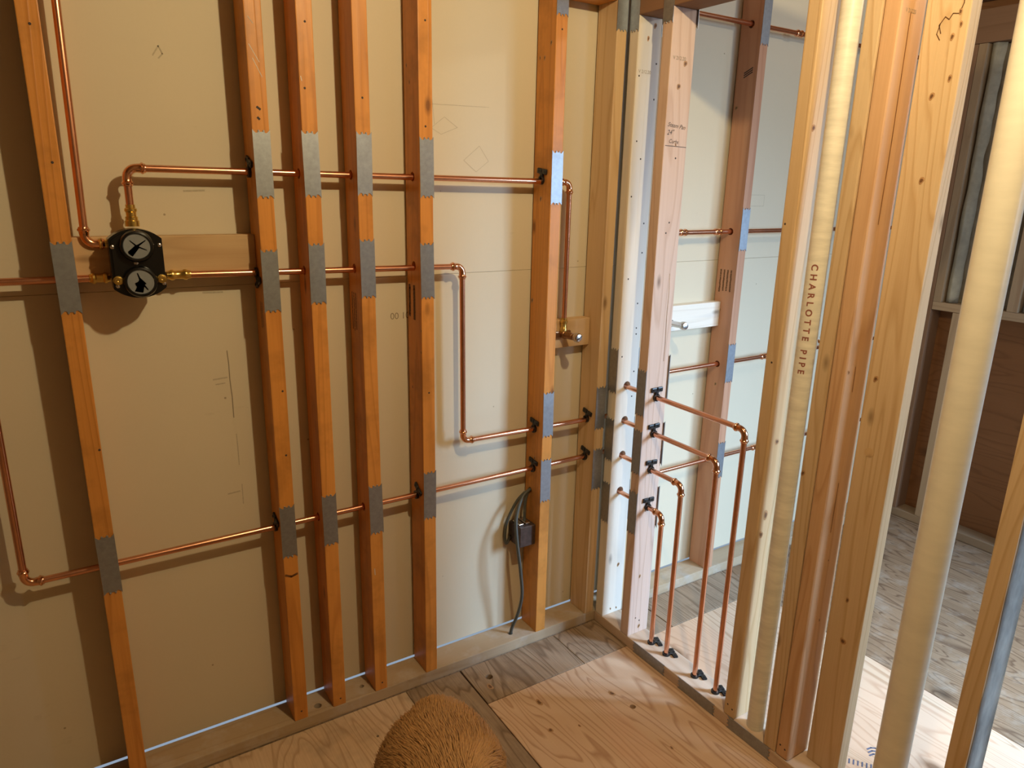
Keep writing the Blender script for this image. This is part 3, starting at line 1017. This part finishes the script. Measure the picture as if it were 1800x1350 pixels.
# knots that show as dark spots in the timber
for pr_, c_, n_, r_ in ((Mm, (1.603, -0.879, 1.708), (-1, 0, 0), 0.007),
    (Mm, (1.603, -0.9, 1.816), (-1, 0, 0), 0.006),
    (Mm, (1.603, -0.909, 1.739), (-1, 0, 0), 0.006),
    (Mm, (1.603, -0.887, 1.543), (-1, 0, 0), 0.007),
    (Mm, (1.603, -0.859, 1.106), (-1, 0, 0), 0.007),
    (Mm, (1.603, -0.879, 0.543), (-1, 0, 0), 0.006),
    (Mm, (1.603, -0.885, 0.429), (-1, 0, 0), 0.009),
    (Mm, (1.603, -0.913, 1.837), (-1, 0, 0), 0.005),
    (Mm, (1.603, -0.908, 1.86), (-1, 0, 0), 0.005),
    (K, (1.541, -0.751, 0.848), (-1, 0, 0), 0.007),
    (K, (1.541, -0.744, 1.178), (-1, 0, 0), 0.004),
    (Lp, (1.55, -0.824, 1.12), (0, -1, 0), 0.004),
    (Lp, (1.587, -0.824, 0.46), (0, -1, 0), 0.004),
    (Lp, (1.586, -0.824, 0.631), (0, -1, 0), 0.003),
    (J, (1.562, -0.641, 1.657), (0, -1, 0), 0.008),
    (J, (1.576, -0.641, 0.888), (0, -1, 0), 0.009),
    (J, (1.568, -0.641, 0.682), (0, -1, 0), 0.012),
    (J, (1.559, -0.641, 0.626), (0, -1, 0), 0.01),
    (H, (1.603, -0.044, 1.968), (0, -1, 0), 0.007),
    (H, (1.579, -0.044, 1.932), (0, -1, 0), 0.006),
    (H, (1.601, -0.044, 0.229), (0, -1, 0), 0.007),
    (H, (1.578, -0.044, 0.058), (0, -1, 0), 0.004),
    (H, (1.605, -0.044, 0.054), (0, -1, 0), 0.004),
    (P, (1.599, -0.18, 1.851), (0, -1, 0), 0.008),
    (P, (1.58, -0.18, 1.79), (0, -1, 0), 0.008),
    (P, (1.586, -0.18, 1.636), (0, -1, 0), 0.004),
    (P, (1.577, -0.18, 0.259), (0, -1, 0), 0.006),
    (P, (1.59, -0.18, 0.063), (0, -1, 0), 0.007),
    (STUD['F'], (1.284, 0.021, 1.897), (-1, 0, 0), 0.006),
    (STUD['F'], (1.284, 0.051, 1.862), (-1, 0, 0), 0.006),
    (STUD['F'], (1.284, 0.074, 1.865), (-1, 0, 0), 0.005),
    (STUD['F'], (1.284, 0.049, 1.479), (-1, 0, 0), 0.007),
    (STUD['F'], (1.284, 0.079, 1.174), (-1, 0, 0), 0.007),
    (STUD['F'], (1.284, 0.039, 0.665), (-1, 0, 0), 0.006),
    (si, (2.112, 0.074, 1.79), (-1, 0, 0), 0.008),
    (si, (2.112, 0.059, 1.086), (-1, 0, 0), 0.007),
    (si, (2.112, 0.043, 0.805), (-1, 0, 0), 0.007),
    (STUD['E'], (0.87, 0.07, 1.804), (-1, 0, 0), 0.005),
    (STUD['E'], (0.87, 0.054, 1.763), (-1, 0, 0), 0.005),
    (STUD['E'], (0.87, 0.003, 1.128), (-1, 0, 0), 0.004),
    (STUD['E'], (0.87, 0.005, 1.067), (-1, 0, 0), 0.004),
    (STUD['E'], (0.87, 0.065, 0.954), (-1, 0, 0), 0.004),
    (fl, (1.126, -0.254, 0.0), (0, 0, 1), 0.012),
    (fl, (1.089, -0.366, 0.0), (0, 0, 1), 0.009),
    (fl, (1.343, -0.337, 0.0), (0, 0, 1), 0.011),
    (fl, (1.343, -0.597, 0.0), (0, 0, 1), 0.006),
    (fl, (1.172, -0.395, 0.0), (0, 0, 1), 0.005),
    (fl, (1.034, -0.116, 0.0), (0, 0, 1), 0.012)):
    knot(pr_, c_, n_, r_)

# ================================================================ COPPER RUNS
GC = 'copper supply pipes'


def run(label, base):
    r = empty('copper_pipe', base)
    tag(r, label, 'pipe', GC)
    return r


E_ = 0.034
# valve ports
VX, VZ = 0.203, 1.338
# 1 riser from above down to the upper left port
r = run('copper riser from above turning into the upper left of the valve', (0.110, PY, 1.376))
seg_pipe(r, (0.123, PY, ZT), (0.1105, PY, 1.376 + 0.03))
elbow(r, (0.110, PY, 1.376), (0, 0, -1), (1, 0, 0))
coupling(r, (0.148, PY, 1.376), (1, 0, 0), 0.034, M['brass'], name='brass_adapter')
# 2 inlet from the left edge
r = run('copper pipe from the left edge into the lower left of the valve', (0.0, PY, Z2 + 0.004))
seg_pipe(r, (-1.2, PY, 1.306), (0.13, PY, 1.303))
coupling(r, (0.128, PY, 1.303), (1, 0, 0), 0.04, M['brass'], name='brass_adapter')
# 3 top outlet over to the shower arm drop
r = run('upper copper pipe from valve top across five studs to the shower outlet', (VX, PY, 1.42))
seg_pipe(r, (VX, PY, 1.445), (VX, PY, Z1 - 0.03))
elbow(r, (VX, PY, Z1 + 0.002), (0, 0, 1), (1, 0, 0), 0.021)
seg_pipe(r, (VX + 0.03, PY, Z1 + 0.002), (1.384 - 0.03, PY, Z1 - 0.004))
elbow(r, (1.384, PY, Z1 - 0.004), (1, 0, 0), (0, 0, -1), 0.018)
seg_pipe(r, (1.384, PY, Z1 - 0.03), (1.384, PY, 1.115))
lathe('brass_adapter', (VX, PY, 1.412), (0, 0, 1), [(0, 0.0145), (0.012, 0.0145), (0.0125, 0.0125), (0.02, 0.0125), (0.021, 0.0105), (0.03, 0.0105),
                                                     (0.032, 0.0125), (0.037, 0.0125), (0.039, 0.0095), (0.046, 0.0095)], M['brass'], r)
# 4 right outlet, down behind the last close stud, on to the corner
r = run('copper pipe from the valve right side that drops and runs to the corner', (0.28, PY, Z2))
coupling(r, (0.285, PY, Z2 + 0.003), (1, 0, 0), 0.05, M['brass'], name='brass_adapter')
seg_pipe(r, (0.27, PY, Z2 + 0.003), (1.019 - 0.03, PY, Z2 - 0.007))
elbow(r, (1.019, PY, Z2 - 0.007), (1, 0, 0), (0, 0, -1))
seg_pipe(r, (1.019, PY, Z2 - 0.03), (1.023, PY, 0.768 + 0.03))
elbow(r, (1.023, PY, 0.768), (0, 0, -1), (1, 0, 0))
seg_pipe(r, (1.023 + 0.03, PY, 0.768), (1.586, PY, 0.760))
# 5 low run from the left
r = run('low copper pipe from the left edge elbow across all studs to the corner', (-0.097, PY, 0.626))
seg_pipe(r, (-0.0965, PY, 1.296), (-0.0985, PY, 0.626 + 0.03))
elbow(r, (-0.0985, PY, 0.626), (0, 0, -1), (1, 0, 0))
seg_pipe(r, (-0.07, PY, 0.626), (1.586, PY, 0.630))
# 6-9 partition pipes
nm = ('topmost and longest', 'second highest', 'third highest', 'lowest and shortest')
for i in range(4):
    z, y = PZ[i], PYV[i]
    r = run('%s copper pipe turning down in the partition to the sole plate' % nm[i], (PX, y, 0.0))
    seg_pipe(r, (PX, -0.001, z), (PX, y + 0.03, z - 0.001))
    elbow(r, (PX, y, z - 0.002), (0, -1, 0), (0, 0, -1), 0.02)
    seg_pipe(r, (PX, y, z - 0.03), (PX, y, -0.05 + 0.055))
# 10-13 pipes along the back wall in the far room
for z, cps, lab in ((2.050, [2.362], 'highest copper pipe on the back wall beyond the partition, near the top'),
                    (1.372, [1.875, 2.045], 'copper pipe with two couplings on the back wall beyond the partition'),
                    (0.883, [2.375], 'copper pipe above waist level on the back wall beyond the partition, below the stub'),
                    (0.497, [2.385], 'lowest copper pipe on the back wall beyond the partition')):
    r = run(lab, (1.70, PY, z))
    seg_pipe(r, (1.64, PY, z), (3.2, PY, z + 0.002))
    for c in cps:
        coupling(r, (c, PY, z + 0.0005), (1, 0, 0), 0.036)

# ================================================================ SHOWER VALVE
v = empty('shower_valve', (VX, PY, 1.27))
tag(v, 'black shower valve guard with two round grey dials and brass ports', 'valve')


def guard_outline(hw, rad, n=14):
    a1 = math.acos(hw / rad)
    pts = []
    for k in range(n + 1):
        a = a1 + (math.pi - 2 * a1) * k / n
        pts.append((rad * math.cos(a), rad * math.sin(a)))
    for k in range(n + 1):
        a = math.pi + a1 + (math.pi - 2 * a1) * k / n
        pts.append((rad * math.cos(a), rad * math.sin(a)))
    return pts


def extrude_outline(name, pts, c, y0, y1, mat, parent, bev=0.003):
    bm = bmesh.new()
    f = [bm.verts.new((x, y0 - c[1], z)) for x, z in pts]
    b = [bm.verts.new((x, y1 - c[1], z)) for x, z in pts]
    n = len(pts)
    bm.faces.new(f)
    bm.faces.new(list(reversed(b)))
    side = [bm.faces.new((f[k], b[k], b[(k + 1) % n], f[(k + 1) % n])) for k in range(n)]
    bmesh.ops.recalc_face_normals(bm, faces=bm.faces[:])
    bm.edges.ensure_lookup_table()
    es = [e for e in bm.edges if abs(e.verts[0].co.y - e.verts[1].co.y) < 1e-6 and min(e.verts[0].co.y, e.verts[1].co.y) < y0 - c[1] + 1e-6]
    bmesh.ops.bevel(bm, geom=es, offset=bev, segments=2, affect='EDGES')
    me = mesh_from(bm, name)
    me.materials.append(mat)
    return new(name, me, None, parent, c)


VC = (0.200, PY, 1.337)
extrude_outline('guard_plate', guard_outline(0.051, 0.073), VC, -0.018, 0.030, M['gloss_black'], v, 0.005)
body = bmesh.new()
sweep(body, [(0, 0.0, -0.055), (0, 0.0, 0.068)], 0.0175, 18)
bd = mesh_from(body, 'valve_body', True)
new('valve_body', bd, M['brass'], v, (0.200, 0.032, 1.337))
for j, (dz, hands) in enumerate(((0.038, [(35, 0.021, 0.004), (215, 0.021, 0.007), (135, 0.018, 0.0025), (-25, 0.020, 0.0025)]),
                                 (-0.037, [(105, 0.020, 0.0035), (-55, 0.021, 0.004)]))):
    c = (0.2005, -0.018, 1.337 + dz)
    ring = lathe('dial_ring', c, (0, -1, 0), [(0, 0.0335), (0.010, 0.0335), (0.0145, 0.031), (0.0155, 0.0275), (0.0135, 0.0262), (0.010, 0.0258)],
                 M['gloss_black'], v, 36)
    face = lathe('dial_face', (c[0], c[1] - 0.0102, c[2]), (0, -1, 0), [(0, 0.0257), (0.0012, 0.0257), (0.0013, 0.0)], M['dial_grey'], ring, 36)
    polys = []
    bm = bmesh.new()
    for a, l, wd in hands:
        a = math.radians(a)
        d = Vector((math.cos(a), 0, math.sin(a)))
        nn = Vector((-d.z, 0, d.x))
        q = [d * 0.002 + nn * wd / 2, d * 0.002 - nn * wd / 2, d * l - nn * wd * 0.2, d * l + nn * wd * 0.2]
        bm.faces.new([bm.verts.new(k) for k in q])
    if j == 1:
        q = [(-0.014, -0.019), (0.002, -0.0225), (0.006, -0.006), (0.010, -0.004), (0.0, 0.008), (-0.006, 0.001), (-0.012, -0.002), (-0.009, -0.010)]
        bm.faces.new([bm.verts.new((x, -0.0001, z)) for x, z in q])
    else:
        q = [(-0.0175, -0.014), (-0.010, -0.0205), (0.0035, -0.004), (0.003, 0.004), (-0.003, 0.002)]
        bm.faces.new([bm.verts.new((x, -0.0001, z)) for x, z in q])
    bmesh.ops.solidify(bm, geom=bm.faces[:], thickness=0.0006)
    new('dial_pointer', mesh_from(bm, 'dial_pointer'), M['dial_dark'], ring, (c[0], c[1] - 0.0126, c[2]))
for x, z in ((0.155, 1.374), (0.2445, 1.376), (0.1565, 1.292), (0.2455, 1.294), (0.196, 1.339)):
    lathe('screw', (x, -0.0182, z), (0, -1, 0), [(0, 0.0042), (0.002, 0.0042), (0.0032, 0.0025), (0.0033, 0.0)], M['chrome'], v, 12)
for x in (0.1585, 0.2425):
    lathe('brass_port', (x, -0.0182, 1.304), (0, -1, 0), [(0, 0.0095), (0.004, 0.0095), (0.0045, 0.007), (0.009, 0.007), (0.0092, 0.003), (0.006, 0.0)],
          M['brass'], v, 14)

# ================================================================ SHOWER OUTLET AND STUB
so = empty('shower_outlet', (1.384, PY, 1.06))
tag(so, 'brass drop-ear shower outlet with a bronze nipple and slotted plug', 'fitting')
lathe('socket', (1.384, PY, 1.072), (0, 0, 1), [(0, 0.0115), (0.012, 0.0115), (0.014, 0.010), (0.028, 0.010), (0.030, 0.0125), (0.036, 0.0125),
                                                (0.038, 0.0095), (0.045, 0.0095)], M['brass'], so)
bm = bmesh.new()
box_bm((1.352 - 1.384, 0.047 - PY, 1.050 - 1.06), (1.416 - 1.384, 0.055 - PY, 1.074 - 1.06), 0.004, 2, bm)
new('ear_plate', mesh_from(bm, 'ear_plate'), M['bronze'], so, (1.384, PY, 1.06))
lathe('nipple', (1.384, 0.052, 1.063), (0.03, -1, 0.03), [(0, 0.0135), (0.018, 0.0135), (0.020, 0.0112), (0.055, 0.0112), (0.056, 0.0092), (0.07, 0.0092)], M['bronze'], so)
cap = lathe('plug', (1.386, -0.016, 1.065), (0.03, -1, 0.03), [(0, 0.0125), (0.004, 0.0145), (0.012, 0.0145), (0.018, 0.0105), (0.0205, 0.0)], M['chrome'], so)
strokes('plug_slot', [[(-0.009, -0.006), (0.009, 0.006)]], 0.0028, (1.3868, -0.0368, 1.0658), (1, 0.03, 0), (0, 0.03, 1), M['ink'], so)
st = empty('stub_pipe', (1.858, 0.05, 1.060))
tag(st, 'weathered grey stub pipe with a round cap sticking out beyond the partition', 'fitting')
lathe('nipple', (1.850, 0.057, 1.060), (-0.10, -1, 0.05), [(0, 0.0125), (0.02, 0.0125), (0.021, 0.0105), (0.085, 0.0105)], M['chrome'], st)
lathe('cap', (1.8425, -0.018, 1.0637), (-0.10, -1, 0.05), [(0, 0.012), (0.003, 0.0145), (0.014, 0.0145), (0.020, 0.011), (0.0225, 0.0)], M['chrome'], st)

# ================================================================ JUNCTION BOX AND CABLES
jb = empty('junction_box', (1.284, 0.055, 0.365))
tag(jb, 'old dark metal junction box fixed to the left of a stud', 'junction box')
new('box_body', mesh_from(box_bm((-0.061, -0.035, 0.0), (-0.0005, 0.034, 0.072), 0.002), 'box_body'), M['box_metal'], jb, (1.284, 0.055, 0.365))
for x in (1.237, 1.262):
    new('cable_clamp', mesh_from(box_bm((-0.009, -0.022, 0.0), (0.009, 0.022, 0.006), 0.002), 'cable_clamp'), M['chrome'], jb, (x, 0.055, 0.437))


def bez(ps, n=18):
    out = []
    P_ = [Vector(p) for p in ps]
    Q = [P_[0] * 2 - P_[1]] + P_ + [P_[-1] * 2 - P_[-2]]
    for i in range(1, len(Q) - 2):
        for k in range(n):
            t = k / n
            a, b, c, d = Q[i - 1], Q[i], Q[i + 1], Q[i + 2]
            out.append(0.5 * ((2 * b) + (c - a) * t + (2 * a - 5 * b + 4 * c - d) * t * t + (3 * b - a - 3 * c + d) * t ** 3))
    out.append(P_[-1])
    return out


c1 = tube('cable', bez([(1.300, 0.060, 0.545), (1.278, 0.058, 0.546), (1.245, 0.050, 0.525), (1.214, 0.032, 0.47), (1.205, 0.010, 0.40),
                        (1.214, 0.000, 0.30), (1.226, 0.004, 0.20), (1.222, 0.020, 0.12), (1.210, 0.036, 0.06), (1.206, 0.040, 0.02)]),
          0.0055, M['cable'], None, 10)
tag(c1, 'dark cable looping from the stud past the junction box to the sole plate', 'cable', 'cables at the junction box')
c2 = tube('cable', bez([(1.280, 0.062, 0.538), (1.272, 0.060, 0.53), (1.264, 0.057, 0.50), (1.262, 0.055, 0.443)]), 0.0048, M['cable'], None, 10)
tag(c2, 'short dark cable from the stud hole into the right clamp of the junction box', 'cable', 'cables at the junction box')
c3 = tube('cable', bez([(1.281, 0.072, 0.535), (1.268, 0.074, 0.53), (1.240, 0.078, 0.50), (1.210, 0.081, 0.44), (1.204, 0.083, 0.39), (1.208, 0.080, 0.36), (1.222, 0.076, 0.385)]),
          0.0048, M['cable'], None, 10)
tag(c3, 'dark cable bulging out behind the junction box on its left', 'cable', 'cables at the junction box')

# ================================================================ OUTSIDE WALL FRAMING BEYOND
GO = 'outside wall framing'
XO0, XO1 = 3.366, 3.454


def oframe(name, y, z, mat, label, cat, axis='z', x=(XO0, XO1)):
    o = lumber(name, x, y, z, mat, axis, 0.003)
    tag(o, label, cat, GO)
    return o


oframe('sole_plate', (-2.0, -0.001), (0.0, 0.038), M['dull_stud'], 'dark sole plate of the outside wall at far right', 'sole plate', 'y')
oframe('corner_post', (-0.062, -0.002), (0.038, 2.115), M['brown_old'], 'reddish brown corner post of the outside wall', 'post')
oframe('outside_stud', (-0.200, -0.156), (0.038, 1.016), M['dull_stud'], 'dull brown short stud under the sill of the outside wall', 'stud')
oframe('outside_stud', (-0.640, -0.602), (0.038, 1.016), M['dull_stud'], 'short stud under the sill, right of the thick cream pipe', 'stud')
oframe('window_sill_plate', (-1.5, -0.063), (1.017, 1.053), M['dull_stud'], 'dusty horizontal sill timber of the outside wall under the insulation', 'sill', 'y')
oframe('outside_stud', (-0.098, -0.063), (1.053, 2.115), M['dull_stud'], 'dull stud above the sill at the left of the insulation', 'stud')
oframe('outside_stud', (-0.405, -0.363), (1.053, 2.115), M['dull_stud'], 'dull stud above the sill, right of the thick cream pipe', 'stud')
oframe('header_beam', (-2.0, -0.002), (2.116, 2.245), M['brown_old'], 'dark brown header beam of the outside wall near the top', 'beam', 'y')
oframe('upper_plate', (-2.0, -0.002), (2.29, 2.36), M['brown_old'], 'dark upper plate of the outside wall above the header beam', 'top plate', 'y')


def batt(y0, y1, z0, z1, label, seed):
    root = empty('insulation_batt', (3.43, (y0 + y1) / 2, z0))
    tag(root, label, 'insulation', 'insulation batts')
    ny, nz = 22, 60
    bm = bmesh.new()
    grid = []
    for j in range(nz + 1):
        row = []
        for i in range(ny + 1):
            u, t = i / ny, j / nz
            y = y0 + (y1 - y0) * u
            z = z0 + (z1 - z0) * t
            bulge = 0.034 * math.sin(math.pi * u) ** 0.6 * min(1, 6 * min(t, 1 - t) + 0.25)
            cr = noise.noise(Vector((y * 22, z * 5, seed))) * 0.011 + noise.noise(Vector((y * 50, z * 16, seed + 3))) * 0.005
            row.append(bm.verts.new((-bulge - cr * math.sin(math.pi * u) ** 0.4, y - (y0 + y1) / 2, z - z0)))
        grid.append(row)
    for j in range(nz):
        for i in range(ny):
            bm.faces.new((grid[j][i], grid[j][i + 1], grid[j + 1][i + 1], grid[j + 1][i]))
    bmesh.ops.solidify(bm, geom=bm.faces[:], thickness=-0.012)
    me = mesh_from(bm, 'facing', True)
    new('facing', me, M['insul'], root, (3.43, (y0 + y1) / 2, z0))
    for ya, yb in ((y1 - 0.05, y1),):
        bm = bmesh.new()
        rows = []
        for j in range(40):
            t = j / 39
            z = (z1 - z0) * t
            w1 = noise.noise(Vector((z * 7, seed, 1))) * 0.012
            w2 = noise.noise(Vector((z * 9, seed, 5))) * 0.014
            rows.append([bm.verts.new((dx, yy, z)) for dx, yy in ((0.004, 0.024), (-0.026 + w1, 0.014), (-0.034 + w2, -0.006 + w1), (-0.010, -0.030 + w2))])
        for a, b in zip(rows, rows[1:]):
            for k in range(3):
                bm.faces.new((a[k], a[k + 1], b[k + 1], b[k]))
        bmesh.ops.solidify(bm, geom=bm.faces[:], thickness=-0.003)
        new('flange', mesh_from(bm, 'flange', True), M['insul2'], root, (3.41, (ya + yb) / 2, z0))


batt(-0.361, -0.100, 1.055, 2.113, 'crumpled grey-brown insulation batt left of the thick cream pipe', 1.0)
batt(-0.80, -0.407, 1.055, 2.113, 'insulation batt at the right edge above the sill', 7.0)

# stamps on the new plywood in the far room
strokes('plywood_stamp', [[(k * 0.012, 0.01 * math.sin(k * 1.0) + j * 0.012) for k in range(7)] for j in range(3)], 0.005,
        (1.80, -0.905, 0.0005), (0.72, -0.69, 0), (0.69, 0.72, 0), M['blue_ink'], fl)
strokes('plywood_stamp', [[(k * 0.011, 0), (k * 0.011 + 0.002, 0.018)] for k in range(9)], 0.004,
        (1.705, -0.865, 0.0005), (0.6, -0.8, 0), (0.8, 0.6, 0), M['blue_ink'], fl)

# ================================================================ DOG


def make_dog():
    head_dir = Vector((-0.36, -0.93, 0)).normalized()
    side = Vector((head_dir.y, -head_dir.x, 0))
    base = Vector((0.600, -0.615, 0.0))
    J_ = []          # (along, side, z, rx, ry)

    def add(a, s, z, rx, ry=None):
        J_.append((base + head_dir * a + side * s + Vector((0, 0, z)) - base, rx, ry or rx))
        return len(J_) - 1

    E = []
    pel = add(0.06, 0, 0.425, 0.100, 0.098)
    loin = add(0.17, 0, 0.435, 0.108, 0.105)
    rib = add(0.32, 0, 0.425, 0.118, 0.125)
    cst = add(0.46, 0, 0.42, 0.105, 0.125)
    nk = add(0.57, 0, 0.50, 0.075, 0.08)
    nk2 = add(0.65, 0, 0.58, 0.06, 0.062)
    hd = add(0.72, 0, 0.62, 0.070, 0.068)
    mz = add(0.80, 0, 0.60, 0.040, 0.038)
    ns = add(0.86, 0, 0.59, 0.030, 0.028)
    rump = add(-0.035, 0, 0.405, 0.062, 0.070)
    t1 = add(-0.115, 0, 0.35, 0.026)
    t2 = add(-0.15, 0, 0.26, 0.024)
    t3 = add(-0.165, 0, 0.17, 0.013)
    E += [(pel, loin), (loin, rib), (rib, cst), (cst, nk), (nk, nk2), (nk2, hd), (hd, mz), (mz, ns), (pel, rump), (rump, t1), (t1, t2), (t2, t3)]
    for s in (-1, 1):
        th = add(0.055, s * 0.075, 0.35, 0.058, 0.072)
        kn = add(0.085, s * 0.10, 0.25, 0.044, 0.05)
        hk = add(-0.045, s * 0.10, 0.145, 0.024)
        pa = add(-0.025, s * 0.10, 0.04, 0.021)
        to = add(0.035, s * 0.10, 0.024, 0.022)
        E += [(pel, th), (th, kn), (kn, hk), (hk, pa), (pa, to)]
        sh = add(0.46, s * 0.075, 0.33, 0.05, 0.06)
        el = add(0.43, s * 0.085, 0.235, 0.034)
        wr_ = add(0.455, s * 0.085, 0.11, 0.023)
        fp = add(0.455, s * 0.085, 0.035, 0.022)
        ft = add(0.505, s * 0.085, 0.024, 0.023)
        E += [(cst, sh), (sh, el), (el, wr_), (wr_, fp), (fp, ft)]
        e1 = add(0.70, s * 0.065, 0.655, 0.026, 0.014)
        e2 = add(0.70, s * 0.095, 0.60, 0.028, 0.010)
        E += [(hd, e1), (e1, e2)]
    me = bpy.data.meshes.new('dog')
    me.from_pydata([tuple(j[0]) for j in J_], E, [])
    o = new('dog', me, None, None, base)
    o.modifiers.new('skin', 'SKIN')
    for i, j in enumerate(J_):
        me.skin_vertices[0].data[i].radius = (j[1], j[2])
        me.skin_vertices[0].data[i].use_root = (i == 0)
    ss = o.modifiers.new('sub', 'SUBSURF')
    ss.levels = ss.render_levels = 3
    bpy.context.view_layer.update()
    nm_ = bpy.data.meshes.new_from_object(o.evaluated_get(bpy.context.evaluated_depsgraph_get()))
    o.modifiers.clear()
    o.data = nm_
    nm_.name = 'dog'
    zmin = min(v_.co.z for v_ in nm_.vertices)
    o.location.z = -zmin
    nm_.polygons.foreach_set('use_smooth', [True] * len(nm_.polygons))
    nm_.materials.clear()
    nm_.materials.append(M['dog_skin'])
    tag(o, 'golden-furred dog seen from above at the bottom edge, only its back showing', 'dog')
    # fur: a coat of short tapered strands lying toward the tail
    rnd = random.Random(3)
    polys = nm_.polygons
    wts = []
    for p_ in polys:
        c = p_.center
        a = c.dot(head_dir)
        vis = 6.0 if (a < 0.40 and c.z > 0.30) else (1.0 if c.z > 0.15 else 0.25)
        wts.append(p_.area * vis)
    picks = rnd.choices(range(len(polys)), wts, k=60000)
    verts, faces = [], []
    for pi in picks:
        p_ = polys[pi]
        vs = [nm_.vertices[i].co for i in p_.vertices]
        a, b = rnd.random(), rnd.random()
        if len(vs) == 4:
            q = (vs[0] * (1 - a) + vs[1] * a) * (1 - b) + (vs[3] * (1 - a) + vs[2] * a) * b
        else:
            q = p_.center
        nrm = p_.normal
        flow = -head_dir * 0.95 + Vector((0, 0, -0.55)) + Vector((noise.noise(q * 9), noise.noise(q * 9 + Vector((5, 1, 2))), noise.noise(q * 9 + Vector((1, 7, 3))))) * 0.6
        flow = flow - nrm * flow.dot(nrm)
        if flow.length < 1e-4:
            continue
        flow.normalize()
        flow += Vector((rnd.gauss(0, .07), rnd.gauss(0, .07), rnd.gauss(0, .06)))
        sd = flow.cross(nrm).normalized()
        L = rnd.uniform(0.022, 0.040)
        wd = rnd.uniform(0.0005, 0.0009)
        n0 = len(verts)
        lift = rnd.uniform(0.05, 0.17)
        m1 = q + flow * L * 0.45 + nrm * L * lift
        m2 = q + flow * L + nrm * L * lift * 0.75
        verts += [tuple(q + sd * wd), tuple(q - sd * wd), tuple(m1 + sd * wd * .8), tuple(m1 - sd * wd * .8), tuple(m2)]
        faces += [(n0, n0 + 1, n0 + 3, n0 + 2), (n0 + 2, n0 + 3, n0 + 4)]
    fm = bpy.data.meshes.new('fur')
    fm.from_pydata(verts, [], faces)
    fm.materials.append(M['dog_fur'])
    fo = bpy.data.objects.new('fur', fm)
    COL.objects.link(fo)
    fo.location = o.location
    attach(fo, o)
    fo['kind'] = 'stuff'
    # nose and eyes on the head (out of the picture but part of the animal)
    for nmn, p_, rr in (('nose', head_dir * 0.895 + Vector((0, 0, 0.597)), 0.017),
                        ('eye', head_dir * 0.775 + side * 0.036 + Vector((0, 0, 0.655)), 0.0095),
                        ('eye', head_dir * 0.775 - side * 0.036 + Vector((0, 0, 0.655)), 0.0095)):
        bm = bmesh.new()
        bmesh.ops.create_icosphere(bm, subdivisions=2, radius=rr)
        new(nmn, mesh_from(bm, nmn, True), M['gloss_black'], o, o.location + p_)
    return o


M['dog_skin'] = plain('dog_undercoat', (0.26, 0.13, 0.04), rough=0.8, spec=0.1, var=0.2, vscale=14)


def fur_mat():
    t = NT('golden_fur')
    v_ = t.obj(False)
    n1 = t.noise(v_, 9.0, 3.0)
    n2 = t.noise(v_, 160.0, 2.0)
    col = t.mix(n1, (0.40, 0.215, 0.08), (0.58, 0.35, 0.15))
    col = t.mix(t.math('MULTIPLY', n2, 0.55), col, (0.22, 0.09, 0.02))
    return t.fin(col, 0.5, 0.0, 0.3)


M['dog_fur'] = fur_mat()
make_dog()
